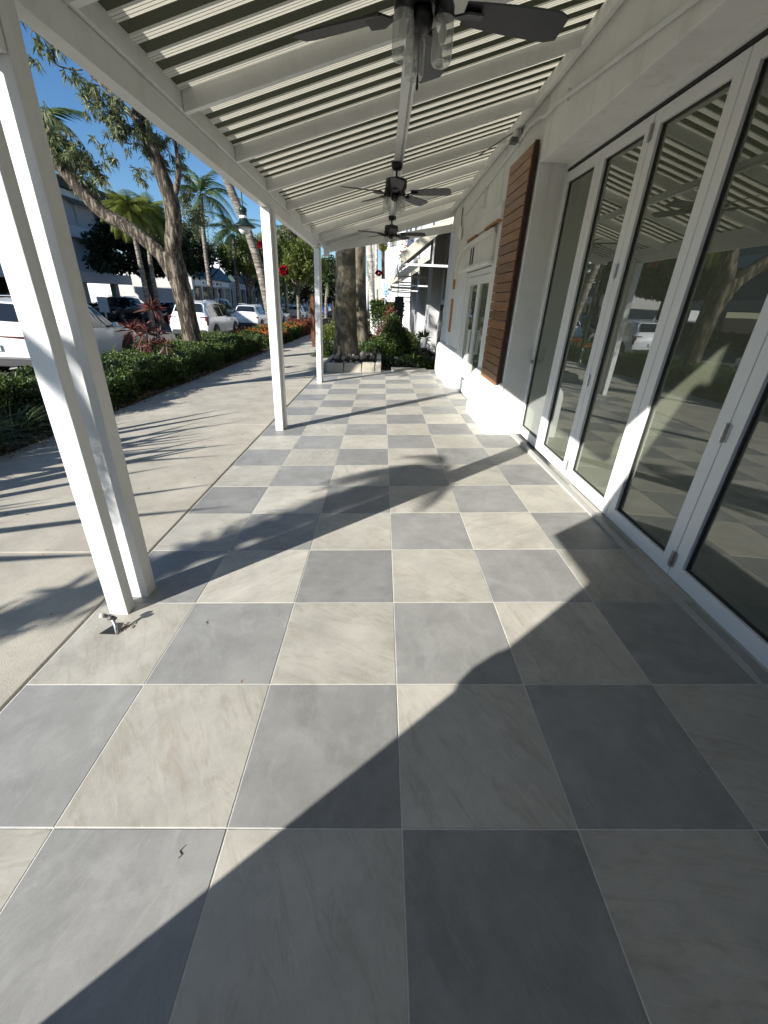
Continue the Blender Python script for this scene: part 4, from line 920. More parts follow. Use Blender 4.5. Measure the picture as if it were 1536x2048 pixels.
#@@PART3
# ------------------------------------------------------------------ planting out of frame on the left whose shadows fall on the paving
palm('shaggy_palm', 'slender shaggy palm on the planting bed just outside the left edge of the photo', [(-5.6, -1.25, zbed(0)), (-5.58, -1.2, 1.4), (-5.55, -1.2, 2.9), (-5.5, -1.15, 3.75)], [.12, .10, .10, .10], 12, .75, L_palm, sag=.6, el=(-1.3, .35), ll=.34, nl=16, wd=.05)
skirt = bpy.data.objects['shaggy_palm']
n = 1100; t = rng.random(n); p = np.stack([rng.normal(0, .06, n), rng.normal(0, .06, n), t * 3.6], 1)
leaves('old_frond_skirt', p, rnd_dirs(n, -.3), rng.uniform(.12, .3, n), .05, L_litter, skirt)
clump('broad bladed bird of paradise clump just outside the left edge of the photo', -6.3, 1.7, 46, 2.4, L_palm, 'bird_of_paradise', .22, .35, None, None, .12, 'plant', 1.25)
clump('second broad bladed bird of paradise clump outside the left edge of the photo', -6.5, 3.3, 44, 2.3, L_palm, 'bird_of_paradise', .22, .3, None, None, .12, 'plant', 1.2)

# ------------------------------------------------------------------ cars
def lerp(a, b, t): return a + (b - a) * t
SUV = [(-2.37, .48, .82, .88, .76, .79, .70), (-2.32, .36, .95, 1.03, .87, .90, .80), (-2.22, .31, 1.03, 1.24, .92, .925, .76), (-1.93, .28, 1.05, 1.66, .945, .935, .665), (-1.2, .26, 1.03, 1.74, .95, .945, .67), (-.1, .26, 1.01, 1.74, .95, .945, .67),
       (.42, .26, 1.0, 1.66, .95, .945, .66), (1.18, .27, 1.0, 1.08, .95, .935, .80), (1.85, .29, .92, 1.00, .93, .90, .76), (2.22, .33, .78, .87, .86, .84, .70), (2.37, .45, .66, .72, .70, .69, .58)]
SEDAN = [(-2.40, .45, .78, .84, .74, .77, .66), (-2.34, .34, .86, .94, .85, .87, .74), (-2.0, .28, .92, 1.01, .90, .90, .74), (-1.45, .26, .94, 1.12, .91, .90, .70), (-.75, .24, .94, 1.40, .92, .90, .60), (.1, .24, .92, 1.43, .92, .90, .60), (.5, .24, .90, 1.33, .92, .90, .62),
         (1.2, .25, .88, .98, .92, .89, .76), (1.85, .28, .80, .88, .90, .86, .72), (2.3, .33, .68, .75, .80, .78, .64), (2.42, .42, .58, .64, .66, .65, .54)]
CARP = {}
def carpaint(name, c, rough=.22):
    m, t, b, o = new_mat(name); tc = t.nodes.new('ShaderNodeTexCoord'); n = N(t, 'ShaderNodeTexNoise', Scale=3, Detail=4); t.links.new(tc.outputs['Object'], n.inputs[0])
    t.links.new(ramp(t, n.outputs[0], [(.3, tuple(x * .93 for x in c)), (.7, c)]), b.inputs['Base Color']); b.inputs['Roughness'].default_value = rough + .1; b.inputs['Coat Weight'].default_value = .8; b.inputs['Coat Roughness'].default_value = .08
    CARP[name] = m; return m
carpaint('white car paint', (.74, .75, .76)); carpaint('black car paint', (.01, .011, .013)); carpaint('navy car paint', (.012, .022, .07)); carpaint('silver car paint', (.36, .37, .39)); carpaint('blue car paint', (.015, .04, .20)); carpaint('dark grey car paint', (.05, .052, .056))
M['cglass'] = flat('tinted car glass', (.012, .014, .016), .04, 0, .9)
M['tyre'] = flat('tyre rubber', (.012, .012, .012), .8)
M['plastic'] = flat('black bumper plastic', (.02, .02, .021), .6)
M['alloy'] = flat('alloy wheel', (.55, .56, .58), .25, .9)
M['alloy_dark'] = flat('dark alloy wheel', (.05, .05, .055), .35, .7)
M['tail'] = flat('dark red tail light', (.07, .006, .008), .15, 0, .8)
M['headl'] = flat('headlight lens', (.75, .77, .8), .1, 0, .9)
M['chrome'] = flat('bright trim', (.7, .7, .7), .15, 1)
M['plate'] = flat('number plate', (.62, .64, .62), .5)
def make_car(label, x, y, face, paint_, st=SUV, style=0, sc=(1, 1, 1), group='cars parked along the street', lowd=False, rim='alloy'):
    root = empty('parked_car', (x, y, zroad(y)), 0 if face > 0 else math.pi, label, 'car', group); root.scale = sc
    pm = CARP[paint_]
    def ring(s):
        Y, zb, zl, zt, hb, hl, ht = s; zm = zb + (zl - zb) * .55
        half = [(0, zb), (hb * .9, zb), (hb * .985, zb + .10), (max(hb, hl) * 1.012, zm), (hl, zl), (ht, zt - .07 if zt - zl > .2 else zt - .015), (ht * .84, zt), (0, zt + (.02 if zt - zl > .2 else .025))]
        return [(a, Y, z) for a, z in half] + [(-a, Y, z) for a, z in half[-2:0:-1]]
    fine = []
    for a, b_ in zip(st[:-1], st[1:]):
        k = max(1, int((b_[0] - a[0]) / .22))
        fine += [tuple(lerp(a[j], b_[j], i / k) for j in range(7)) for i in range(k)]
    fine.append(st[-1])
    b = MB(); rings = [ring(s) for s in fine]; m = len(rings[0])
    for r_ in rings: b.v += r_
    for i in range(len(rings) - 1):
        for j in range(m): b.f.append((i * m + j, (i + 1) * m + j, (i + 1) * m + (j + 1) % m, i * m + (j + 1) % m)); b.m.append(0)
    b.f += [tuple(range(m)), tuple(range((len(rings) - 1) * m + m - 1, (len(rings) - 1) * m - 1, -1))]; b.m += [0, 0]
    body = b.build('body', pm, root, smooth=True); e = body.modifiers.new('edge', 'EDGE_SPLIT'); e.split_angle = R(32)
    def stat(Y):
        for a, b_ in zip(st[:-1], st[1:]):
            if a[0] <= Y <= b_[0]: t = (Y - a[0]) / (b_[0] - a[0]); return [lerp(a[j], b_[j], t) for j in range(7)]
        return st[-1]
    def sidep(Y, t, sg, off=.012):
        s = stat(Y); zt = s[3] - (.07 if s[3] - s[2] > .2 else .015); return (sg * (lerp(s[5], s[6], t) + off), Y, lerp(s[2], zt, t) + off * .4)
    suv = st is SUV
    yb, ym, yf = (-1.98, -.28, .98) if suv else (-1.25, -.15, 1.0)
    for sg in (1, -1):
        for (y0, y1, yt0, yt1) in ([(yb + .12, -1.12, yb + .22, -1.14), (-1.02, ym, -1.04, ym), (ym + .09, yf, ym + .09, .40)] if suv else [(yb, ym, -.72, ym), (ym + .09, yf, ym + .09, .42)]):
            w_ = MB(); n_ = 6
            for i in range(n_ + 1):
                u = i / n_; w_.v += [sidep(lerp(y0, y1, u), .07, sg), sidep(lerp(yt0, yt1, u), .93, sg)]
            for i in range(n_): w_.f.append((2 * i, 2 * i + 2, 2 * i + 3, 2 * i + 1)); w_.m.append(0)
            w_.build('side_window', M['cglass'], root)
        for yw in (-1.43, 1.45):
            a_ = MB(); a_.lathe([(.02, -.06), (.40, -.06), (.43, -.03), (.43, .012), (.40, .02), (.02, .02)], 28, (sg * (.955 if suv else .92) - .0 * sg, yw, .37), 'x'); a_.build('wheel_arch', M['plastic'], root)
            wh = MB(); o_ = sg * (.90 if suv else .87)
            wh.lathe([(.23, -.115), (.34, -.12), (.365, -.08), (.365, .08), (.34, .12), (.23, .115)], 28, (o_ - sg * .01, yw, .365), 'x'); wo = wh.build('wheel', M['tyre'], root, smooth=False)
            rm2 = MB(); xo = o_ + sg * .105
            rm2.lathe([(.19, -.01), (.235, .012), (.245, -.02)], 28, (xo, yw, .365), 'x'); rm2.lathe([(.0, .02), (.05, .02), (.055, 0)], 12, (xo, yw, .365), 'x')
            for k in range(5):
                a = k * R(72); p0 = Vector((xo + sg * .01, yw + .04 * math.cos(a), .365 + .04 * math.sin(a))); p1 = Vector((xo + sg * .005, yw + .225 * math.cos(a), .365 + .225 * math.sin(a))); rm2.bar(p0, p1, .045, .02, (1, 0, 0))
            q = rm2.build('rim', M[rim], root); q.parent = wo
        mi = MB(); s = stat(.75); mi.box(sg * (s[5] + .03), sg * (s[5] + .17), .72, .82, s[2] + .03, s[2] + .17); mi.build('mirror', pm if not lowd else M['plastic'], root, bev=.03)
        sk = MB(); sk.box(sg * (.93 if suv else .90), sg * (.975 if suv else .935), -1.0, 1.0, .25, .36); sk.build('sill_trim', M['plastic'], root, bev=.01)
        if suv: rr = MB(); rr.tube([(sg * .60, -1.8, 1.74), (sg * .60, -1.5, 1.79), (sg * .60, 0, 1.79), (sg * .60, .3, 1.745)], .018, 6); rr.build('roof_rail', M['chrome'] if style else pm, root)
    # glass front and back
    def topq(name, y0, y1, w0, w1, off=.014):
        s0, s1 = stat(y0), stat(y1); q = MB(); n_ = 6
        for i in range(n_ + 1):
            u = i / n_; Yv = lerp(y0, y1, u); s = stat(Yv); hw = lerp(w0, w1, u); q.v += [(-hw, Yv - (.03 if y0 < 0 else -.03), s[3] + .02), (0, Yv - (.04 if y0 < 0 else -.04), s[3] + .034), (hw, Yv - (.03 if y0 < 0 else -.03), s[3] + .02)]
        for i in range(n_): q.f += [(3 * i, 3 * i + 1, 3 * i + 4, 3 * i + 3), (3 * i + 1, 3 * i + 2, 3 * i + 5, 3 * i + 4)]; q.m += [0, 0]
        q.build(name, M['cglass'], root)
    if suv: topq('rear_window', -2.20, -1.96, .66, .56); topq('windscreen', .46, 1.10, .57, .70)
    else: topq('rear_window', -1.40, -.80, .60, .50); topq('windscreen', .54, 1.12, .52, .66)
    rb = st[1]; Yr = st[0][0]
    bmp = MB(); bmp.box(-.80, .80, Yr - .03, Yr + .15, .30, .52); bmp.build('rear_bumper', M['plastic'], root, bev=.03)
    fb = MB(); fb.box(-.72, .72, st[-1][0] - .12, st[-1][0] + .02, .28, .50); fb.build('front_bumper', M['plastic'], root, bev=.03)
    pt = MB(); pt.box(-.155, .155, Yr - .045, Yr - .02, .66, .79); pt.build('number_plate', M['plate'], root)
    gr = MB(); gr.box(-.45, .45, st[-1][0] - .03, st[-1][0] + .012, .52, .66); gr.build('grille', M['plastic'], root, bev=.01)
    ch = MB(); ch.box(-.46, .46, st[-1][0] + .002, st[-1][0] + .02, .67, .685); ch.build('grille_trim', M['chrome'], root)
    if style == 1:
        q = MB(); q.box(-.90, .90, st[1][0] - .035, st[1][0] + .10, .915, .99); q.build('tail_light', M['tail'], root, bev=.01)
    else:
        for sg in (1, -1):
            q = MB()
            if style == 2: q.box(sg * .80, sg * .925, st[1][0] - .02, st[1][0] + .18, .72, 1.10); q.box(sg * .55, sg * .80, st[1][0] - .02, st[1][0] + .06, 1.06, 1.10)
            else: q.box(sg * .56, sg * .925, st[1][0] - .03, st[1][0] + .20, .84 if suv else .76, .96 if suv else .87)
            q.build('tail_light', M['tail'], root, bev=.012)
    for sg in (1, -1):
        q = MB(); q.box(sg * .50, sg * .84, st[-2][0] - .16, st[-2][0] + .05, .68 if suv else .60, .79 if suv else .69); q.build('headlight', M['headl'], root, bev=.015)
    return root
make_car('white crossover behind the first posts with a dark red light bar across its tail', -8.85, 12.5, 1, 'white car paint', SUV, 1, (1, 1, 1), rim='alloy_dark')
make_car('white family SUV parked beyond the forked tree trunk', -9.25, 24.2, 1, 'white car paint', SUV, 2, (1.02, 1.05, 1.03))
make_car('smaller white SUV parked ahead of the family SUV, left of the second post', -9.55, 34.2, 1, 'white car paint', SUV, 0, (.98, .95, .94))
make_car('silver sedan parked just right of the second post', -9.9, 43.5, 1, 'silver car paint', SEDAN, 0)
make_car('silver hatchback parked ahead of the silver sedan', -9.6, 52, 1, 'silver car paint', SUV, 0, (.97, .9, .88))
make_car('bright blue car far down the street right of the third post', -8.3, 66, 1, 'blue car paint', SUV, 0)
make_car('navy SUV facing the viewer on the far side behind the white family SUV', -14.2, 39.0, -1, 'navy car paint', SUV, 0, (1, 1, 1.08))
make_car('black sedan facing the viewer across the street behind the cordyline', -17.6, 37.5, -1, 'black car paint', SEDAN, 0, (1.05, 1, 1.05))
make_car('black SUV parked across the street at the left of the black sedan', -20.6, 36.0, -1, 'black car paint', SUV, 0)
make_car('dark grey car partly hidden at the far left behind the first posts', -16.5, 21.5, -1, 'dark grey car paint', SUV, 0)
make_car('dark grey car far down the middle of the street', -12.8, 62, -1, 'dark grey car paint', SEDAN, 0)

# ------------------------------------------------------------------ street lamps and ornaments
M['green_metal'] = flat('dark green lamp metal', (.012, .028, .022), .4, .3)
M['opal'] = flat('opal lamp glass', (.72, .72, .68), .3)
M['gold'] = leafmat('yellow wreath leaves', [(.4, .33, .05), (.55, .48, .1), (.25, .25, .05)], .2)
M['ornred'] = leafmat('glossy red foil', [(.26, .006, .01), (.13, .003, .006), (.38, .015, .02)], .0, .25)
def lamp(label, pole, head, ztop, base, sc=1.0):
    root = empty('street_lamp', (pole[0], pole[1], base), 0, label, 'street lamp', 'street lamps')
    b = MB(); b.lathe([(.13, 0), (.14, .05), (.10, .15), (.09, .5), (.055, .6), (.05, ztop - base)], 12); b.build('pole', M['green_metal'], root)
    dx, dy = head[0] - pole[0], head[1] - pole[1]; hz = head[2] - base
    b = MB(); b.tube([(0, 0, ztop - base - .3), (dx * .05, dy * .05, ztop - base + .1), (dx * .4, dy * .4, ztop - base + .4), (dx * .8, dy * .8, ztop - base + .35), (dx, dy, ztop - base + .1), (dx, dy, hz + .35)], .024, 8); b.build('arm', M['green_metal'], root)
    LS = lambda pr: [(r * sc, h * sc) for r, h in pr]
    b = MB(); b.lathe(LS([(.02, .42), (.05, .40), (.10, .36), (.11, .30), (.09, .28), (.10, .12), (.16, .04), (.30, -.04), (.31, -.055), (.29, -.055), (.1, .0)]), 18, (dx, dy, hz), 'z'); b.build('lamp_shade', M['green_metal'], root, smooth=True)
    b = MB(); b.lathe(LS([(.17, -.04), (.16, -.12), (.11, -.20), (.03, -.24)]), 16, (dx, dy, hz)); b.build('lamp_glass', M['opal'], root, smooth=True)
    b = MB(); b.lathe(LS([(.100, .135), (.106, .145), (.106, .185), (.100, .195)]), 16, (dx, dy, hz)); b.build('collar', M['opal'], root)
    return root
h1 = at(488, 449, 18.9); p1 = at(527, 449, 18.9)
lamp('dark green bell shaped street lamp with an opal glass left of the second post', p1, h1, 5.4, zbed(18.9), 1.42)
h2 = at(538, 505, 21.0); p2 = at(551, 520, 21.0)
lamp('second street lamp half hidden behind the second post with a red ornament', p2, h2, 4.4, zbed(21))
def ornament(name, label, c, r, mat, n=420):
    root = empty(name, c, 0, label, 'ornament'); d = rnd_dirs(n); leaves('petals', d * r * (.55 + .35 * rng.random((n, 1))), d + rnd_dirs(n) * .8, r * .45, r * .3, mat, root)
    b = MB(); b.lathe([(.01, -r * .7), (r * .6, -r * .35), (r * .7, 0), (r * .6, r * .35), (.01, r * .7)], 10); b.build('core', mat, root); return root
ornament('red_ornament', 'round red bow ornament hanging just right of the second post', at(568, 541, 21), .19, M['ornred'])
ornament('red_bow', 'small red bow on the lamp pole just left of the second post', at(521, 490, 12.9), .09, M['ornred'], 160)
bp_ = at(769, 640, 30); bp_.z = fz(bp_.x, 30)
root = empty('brown_post', bp_, 0, 'tall thin brown post with a yellow ball on top and a red bow', 'post'); tp = at(766, 492, 30)
b = MB(); b.tube([(0, 0, -.1), (tp.x - bp_.x, 0, tp.z - bp_.z)], [.13, .10], 10); b.build('shaft', paint('brown post', (.16, .075, .045), .7, .3, 5), root)
n = 500; d = rnd_dirs(n); leaves('yellow_ball', d * .2 + np.array(tp - bp_), d + rnd_dirs(n), .14, .08, M['gold'], root)
q = at(757, 546, 29.8) - bp_; d = rnd_dirs(220) * np.array([1.2, .6, .7]); leaves('red_bow', d * .09 + np.array(q), d, .13, .09, M['ornred'], root)
b = MB(); b.box(q.x - .10, q.x + .06, q.y - .02, q.y + .02, q.z - .9, q.z - .15); b.build('banner', paint('cream banner', (.6, .53, .4), .8), root)
b = MB(); b.box(-.06, .06, -.06, .06, 0, 2.13); b.box(-.10, -.07, -.05, .05, .2, 2.0)
o = tag(b.build('rusty_post', paint('rusty steel', (.12, .045, .022), .85, .4, 6, .3, 30), bev=.005), 'narrow rust brown steel post beside the pavement left of the third post', 'post'); o.location = (-2.99, 20, fz(-2.99, 20))

# ------------------------------------------------------------------ buildings across the street
M['tower'] = paint('grey rendered concrete', (.37, .37, .385), .85, .08, .8, .1, 30)
M['tower_lt'] = paint('pale grey concrete band', (.56, .56, .57), .85, .06, .8, .1, 30)
M['wht'] = paint('bright white render', (.78, .78, .76), .85, .05, .5, .1, 30)
M['crm'] = paint('cream render', (.62, .57, .42), .85, .06, .5, .1, 30)
M['grn'] = paint('dark green metal roof', (.010, .036, .026), .5, .15, 2)
M['winc'] = flat('dark window glass', (.02, .024, .028), .08, 0, .8)
M['bluewin'] = flat('blue grey window glass', (.08, .10, .13), .08, 0, .8)
M['dark'] = flat('near black parts and shade', (.025, .024, .022), .8)  # near black for roof, lettering, shutter and the painted ground floor shade
M['shopw'] = paint('off white shop render', (.50, .49, .46), .85, .08, 1)
zg = zroad(45)
tw = empty('grey_building', (-26, 36, zg), 0, 'grey building with pale balcony bands standing on columns at the far left', 'building')
def tws(mb, n_, m_, **k): return sub(mb.build(n_, M[m_], tw, **k), tw)
b = MB(); b.box(-40, -25.2, 16, 44.0, 2.2, 8.7); tws(b, 'wall', 'tower')
for z in (2.05, 5.2): b = MB(); b.box(-40, -24.3, 15.5, 45.6, z, z + .78); tws(b, 'balcony_band', 'tower_lt')
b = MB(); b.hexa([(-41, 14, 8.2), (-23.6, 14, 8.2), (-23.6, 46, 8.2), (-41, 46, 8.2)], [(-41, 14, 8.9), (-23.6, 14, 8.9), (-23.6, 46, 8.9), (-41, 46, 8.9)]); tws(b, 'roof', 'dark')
b = MB(); b.box(-41, -23.9, 14.5, 45.7, 7.75, 8.19); tws(b, 'roof_band', 'tower_lt')
for y in (17, 22.5, 28, 33.5, 39, 43.6): b = MB(); b.box(-25.19, -24.75, y - .3, y + .3, zg - .2, 8.2); tws(b, 'column', 'tower')
for y in (18, 20.6, 24, 26.6, 29.6, 31.6, 35, 37.2, 40.6):
    for z in (3.05, 6.15): b = MB(); b.box(-25.19, -25.16, y, y + 1.5, z, z + 2.0); tws(b, 'shutter_panel', 'tower')
b = MB(); b.box(-40, -30, 16, 40, zg, 2.2); tws(b, 'ground_floor_shade', 'dark')  # dark block stands for the shade in the open ground floor
lw = empty('white_building', (-28, 63, zg), 0, 'low bright white building seen under the grey building across the street', 'building')
a, c = at(150, 577, 62), at(318, 577, 62)
b = MB(); b.box(a.x, c.x, 62, 75, zg - .2, 2.75); sub(b.build('wall', M['wht'], lw), lw)
b = MB(); b.box(a.x, c.x + .1, 61.8, 61.99, 2.5, 2.95); sub(b.build('parapet', M['wht'], lw), lw)
b = MB(); b.box(a.x, c.x - 1, 61.9, 61.985, zg, 1.0); sub(b.build('lower_wall_shade', M['tower_lt'], lw), lw)  # thin grey sheet paints the shade on the lower white wall
# foliage in front of it
for i, (px, Y, lab) in enumerate([(236, 44, 'dark spiky plant in front of the low white building'), (262, 45, 'second dark spiky plant in front of the low white building')]):
    v = place(px, 620, Y); clump(lab, v.x, Y, 60, 2.6, L_dark, 'spiky_plant', .12, .4, zg, 'spiky plants across the street', .35)
hedge('shrub', 'long dark shrub border across the street in front of the grey building', -23.6, -22.4, 30, 47, .95, 5000, L_dark, None, (.16, .09), cat='shrub')
b = MB(); v = at(207, 615, 33); b.box(v.x - .35, v.x + .35, 33, 33.05, .1, 1.1); b.box(v.x - .05, v.x + .05, 33.06, 33.12, zg, .2)
tag(b.build('notice_board', M['tower_lt']), 'small grey notice board across the street near the column', 'sign')

def shop(label, y0, y1, wallm, mans=True, h=3.3, name='shop'):
    xs = -22.6
    r_ = empty(name, (xs - 3, (y0 + y1) / 2, zg), 0, label, 'shop')
    def s_(mb, n_, m_, **k): return sub(mb.build(n_, M[m_], r_, **k), r_)
    b = MB(); b.box(xs - 9, xs - 1.4, y0, y1, zg, h + 1.5); s_(b, 'wall', wallm)
    b = MB(); b.box(xs - 1.39, xs - .1, y0, y1, 2.35, h); s_(b, 'fascia', wallm)
    k = max(2, int((y1 - y0) / 2.6))
    for i in range(k + 1): y = lerp(y0 + .2, y1 - .2, i / k); b = MB(); b.box(xs - .5, xs - .1, y - .18, y + .18, zg, 2.349); s_(b, 'column', wallm)
    for i in range(k): ya, yb = lerp(y0, y1, (i + .12) / k), lerp(y0, y1, (i + .88) / k); b = MB(); b.box(xs - 1.39, xs - 1.34, ya, yb, zg + .4, 2.2); s_(b, 'shop_window', 'winc')
    if mans:
        n2 = 2; 
        for i in range(n2):
            ya, yb = lerp(y0, y1, i / n2) + .05, lerp(y0, y1, (i + 1) / n2) - .05; b = MB()
            b.hexa([(xs - 1.3, ya, h + .002), (xs + .25, ya, h + .002), (xs + .25, yb, h + .002), (xs - 1.3, yb, h + .002)], [(xs - 1.3, ya + .6, h + 1.6), (xs - 1.15, ya + .6, h + 1.6), (xs - 1.15, yb - .6, h + 1.6), (xs - 1.3, yb - .6, h + 1.6)]); s_(b, 'mansard_roof', 'grn')
        b = MB(); b.box(xs - .099, xs - .05, y0 + .8, y1 - .8, 2.5, 3.1); s_(b, 'sign_board', 'wht')
        b = MB()
        for i, (u, ww) in enumerate([(.2, .3), (.28, .18), (.34, .2), (.5, .25), (.58, .8), (.7, .5)]): y = lerp(y0 + .8, y1 - .8, u); b.box(xs - .05, xs - .03, y, y + ww, 2.68, 2.92)
        s_(b, 'sign_lettering', 'dark')
    return r_
shop('shop with dark green mansard roofs and a white sign board, nearer the viewer', 56, 70, 'shopw')
shop('second green roofed shop farther along across the street', 72, 86, 'shopw')
shop('row of tall grey columned shops behind the leaning palm', 88, 125, 'tower_lt', False, 6.0)
cb_ = empty('cream_building', (-34, 95, zg), 0, 'tall cream windowless building rising behind the green roofed shops', 'building')
a, c = at(372, 530, 96), at(520, 530, 96)
b = MB(); b.box(a.x - 8, c.x, 96, 120, zg, at(440, 527, 96).z); sub(b.build('wall', M['crm'], cb_), cb_)
b = MB(); b.box(a.x - 8, c.x + .2, 95.7, 95.99, at(440, 530, 96).z - .5, at(440, 527, 96).z + .3); sub(b.build('parapet', M['wht'], cb_), cb_)
fw = empty('white_building', (-10, 150, -.8), 0, 'distant white building low at the end of the street beyond the third post', 'building')
b = MB(); b.box(-30, -4, 130, 150, -1, 7.5); sub(b.build('wall', M['wht'], fw), fw)
for k in range(8): b = MB(); b.box(-28 + k * 3, -26 + k * 3, 129.9, 129.99, 2, 4.5); sub(b.build('window', M['winc'], fw), fw)

# ------------------------------------------------------------------ next building on the right
nb = empty('neighbour_building', (3, 22, 0), 0, 'white neighbouring shopfront with sloping awnings past the end of the terrace', 'building')
def nbs(mb, n_, m_, **k): return sub(mb.build(n_, M[m_] if isinstance(m_, str) else m_, nb, **k), nb)
XN = 2.25
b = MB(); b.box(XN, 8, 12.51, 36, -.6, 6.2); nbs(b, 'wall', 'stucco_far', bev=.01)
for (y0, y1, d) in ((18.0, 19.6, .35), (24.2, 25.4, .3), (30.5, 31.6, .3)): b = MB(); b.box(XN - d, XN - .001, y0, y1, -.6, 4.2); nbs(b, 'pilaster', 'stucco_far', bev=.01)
b = MB(); pts = [(XN - .03, 14.2, 1.75), (XN - .03, 16.9, 1.75), (XN - .03, 16.9, 2.75)] + [(XN - .03, 15.55 + 1.35 * math.cos(a), 2.75 + .55 * math.sin(a)) for a in np.linspace(0, math.pi, 12)][1:]
b.prism(pts, (.02, 0, 0)); nbs(b, 'arched_window', 'winc')
b = MB()
for y in (14.2, 15.1, 16.0, 16.9): b.box(XN - .07, XN - .031, y - .05, y + .05, 1.7, 2.75)
b.box(XN - .07, XN - .031, 14.15, 16.95, 1.62, 1.745); nbs(b, 'window_frame', 'white')
b = MB(); b.box(XN - .03, XN - .005, 14.2, 16.9, .05, 1.6); nbs(b, 'shop_window', 'winc')
for y in (14.2, 15.55, 16.9): b = MB(); b.box(XN - .09, XN - .031, y - .05, y + .05, -.2, 1.615); nbs(b, 'window_frame', 'dark_steel')
for (y0, y1) in ((20.4, 23.4), (26.2, 29.6)):
    b = MB(); b.box(XN - .02, XN - .004, y0, y1, 1.0, 3.2); nbs(b, 'shop_window', 'bluewin')
    for y in (y0, (y0 + y1) / 2, y1): b = MB(); b.box(XN - .06, XN - .021, y - .06, y + .06, .95, 3.205); nbs(b, 'window_frame', 'white')
    b = MB(); b.box(XN - .06, XN - .021, y0 - .06, y1 + .06, 3.21, 3.33); nbs(b, 'window_frame', 'white')
M['awncloth'] = paint('cream awning cloth', (.55, .51, .40), .8, .08, 2); 
def nawn(y0, y1, x0, zt, xl, zl):
    b = MB(); t_ = .03
    b.hexa([(x0, y0, zt), (xl, y0, zl), (xl, y1, zl), (x0, y1, zt)], [(x0, y0, zt + t_), (xl, y0, zl + t_), (xl, y1, zl + t_), (x0, y1, zt + t_)]); nbs(b, 'awning_cloth', 'awncloth')
    b = MB(); b.bar((xl, y0 - .045, zl + .05), (x0, y0 - .045, zt + .05), .24, .03, (0, 1, 0)); nbs(b, 'awning_valance', 'awncloth'); b = MB(); b.bar((xl, y0 - .005, zl - .08), (x0, y0 - .005, zt - .08), .05, .05, (0, 1, 0)); b.box(xl - .04, xl - .001, y0, y1, zl - .2, zl + .05); b.box(xl, x0, y0 - .03, y0 + .02, zl - .10, zl - .04)
    b.box(xl, xl + .05, y0 + .03, y0 + .08, zl - .25, zl); b.box(lerp(xl, x0, .5), lerp(xl, x0, .5) + .04, y0 + .03, y0 + .07, zl - .04, lerp(zl, zt, .5)); b.box(xl, x0, y1 - .05, y1, zl - .1, zl - .05)
    for y in np.arange(y0 + 1.5, y1, 1.5): b.bar((xl, y, zl - .02), (x0, y, zt - .02), .03, .03, (0, 1, 0))
    nbs(b, 'awning_frame', 'white')
nawn(13.4, 19.5, XN - .01, 4.05, .50, 2.66); nawn(21.5, 26.5, XN - .01, 3.6, .35, 2.4); nawn(29, 34, XN - .01, 3.5, .3, 2.35)
# slatted white canopy, blue sign, dark shutter, white trellis with vine
b = MB(); 
for k in range(5): z = 1.62 + k * .22; b.box(.15, 1.5, 23.9, 24.0, z, z + .06)
for x in (.15, .8, 1.45): b.box(x, x + .05, 23.85, 23.9, 1.5, 2.6)
tag(b.build('slatted_rail', M['white'], None), 'white horizontal slatted rail under the far awnings', 'rail')
sg = empty('blue_sign', at(772, 578, 25), 0, 'small pale blue square sign on a white panel by the far awnings', 'sign')
b = MB(); b.box(-.30, .30, 0, .05, -.42, .45); b.build('panel', M['wht'], sg); b = MB(); b.box(-.14, .14, -.02, -.001, -.28, .28); b.build('sign_face', paint('pale blue print', (.22, .42, .62), .6, .1, 9), sg)
v = at(799, 640, 21); b = MB(); b.box(v.x - .26, v.x + .14, 21, 21.08, -.2, 1.85)
for k in range(9): b.box(v.x - .22, v.x + .10, 20.97, 20.995, -.1 + k * .21, .05 + k * .21)
tag(b.build('dark_shutter', M['dark']), 'dark louvred panel standing between the trellis and the far shopfront', 'panel')
tl = empty('trellis', at(772, 650, 26), 0, 'white picket trellis with a climbing vine behind the round shrub', 'trellis'); 
for k in range(9): b = MB(); b.box(-.82 + k * .2, -.70 + k * .2, 0, .04, -.6, 1.15 + .06 * (k % 2)); b.build('picket', M['wht'], tl)
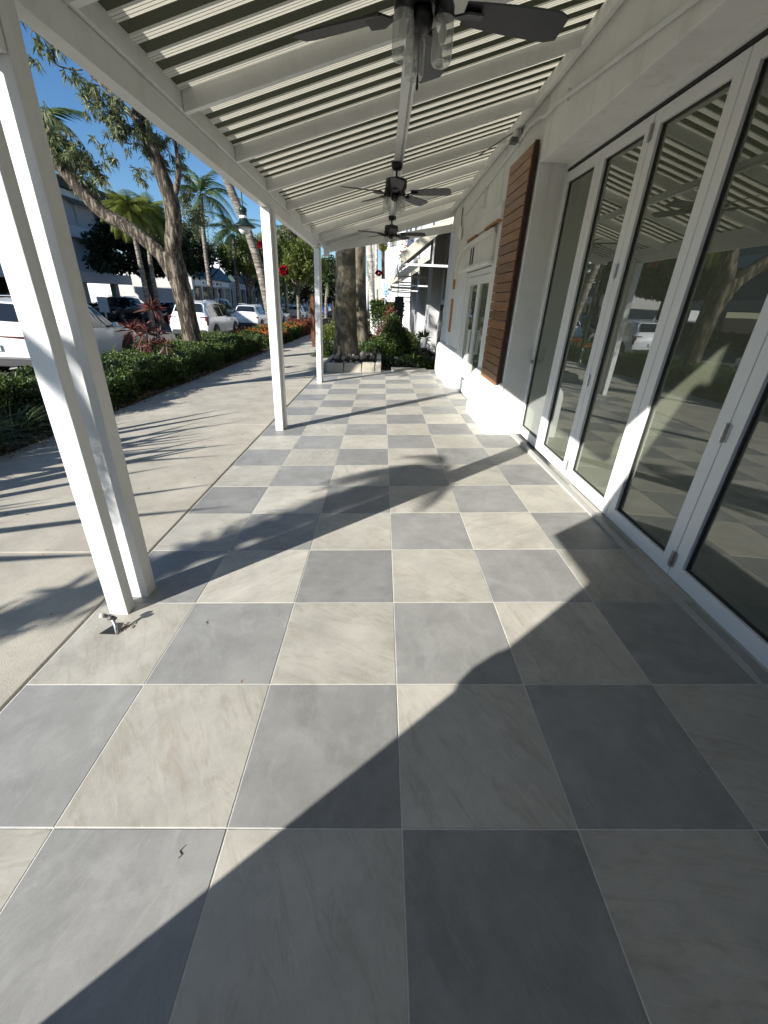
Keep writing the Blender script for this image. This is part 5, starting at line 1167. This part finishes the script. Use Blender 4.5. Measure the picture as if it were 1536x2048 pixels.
b = MB(); b.box(-.9, .95, .041, .08, .0, .08); b.box(-.9, .95, .041, .08, .9, .98); b.build('rail', M['wht'], tl)
n = 2600; p = np.stack([rng.uniform(-.9, .95, n), rng.uniform(-.12, .02, n), 1.25 - np.abs(rng.normal(0, .55, n))], 1); leaves('vine', p, rnd_dirs(n, -.2), .13, .08, L_hedge, tl)
pt_ = empty('flower_pot', at(848, 676, 15.2), 0, 'white pot with a dark spiky plant against the neighbouring wall', 'flower pot')
b = MB(); b.lathe([(.10, -.3), (.14, 0), (.15, .02), (.13, .02)], 14); b.build('pot', M['wht'], pt_); dd = rnd_dirs(60, .5); leaves('plant', dd * .02, dd, .3, .04, L_dark, pt_)

# white tower behind on the right
wt = empty('white_tower', (6, 46, 0), 0, 'tall sunlit white building with blue grey windows behind the awnings', 'building')
def wts(mb, n_, m_, **k): return sub(mb.build(n_, M[m_] if isinstance(m_, str) else m_, wt, **k), wt)
x0 = at(772, 500, 42).x
b = MB(); b.box(x0, 16, 42, 60, -1, 13); wts(b, 'wall', 'wht')
b = MB(); b.box(x0 + 2.4, 16, 41.0, 41.99, -1, 10.5); wts(b, 'bay', 'wht')
for (pa, pb, qa, qb) in [(815, 843, 470, 508), (848, 862, 440, 470), (830, 846, 440, 462), (868, 884, 428, 452), (812, 824, 452, 464)]:
    A, Bq = at(pa, qa, 40.95), at(pb, qb, 40.95); b = MB(); b.box(A.x, Bq.x, 40.95, 40.99, Bq.z, A.z); f = wts(b, 'window', 'bluewin')
    b = MB(); b.box((A.x + Bq.x) / 2 - .05, (A.x + Bq.x) / 2 + .05, 40.90, 40.945, Bq.z, A.z); b.box(A.x - .1, Bq.x + .1, 40.88, 40.945, Bq.z - .15, Bq.z - .02); q = b.build('window_frame', M['wht'], f); q.matrix_parent_inverse = Matrix.Identity(4)
A = at(808, 508, 40.5); n = 120; p = rng.normal(0, 1, (n, 3)) * np.array([.16, .1, .5]) + np.array(A)
o = tag(leaves('bougainvillea', p, rnd_dirs(n), .2, .13, M['ornred']), 'red flowering climber hanging on the sunlit white building', 'climber', kind='stuff')
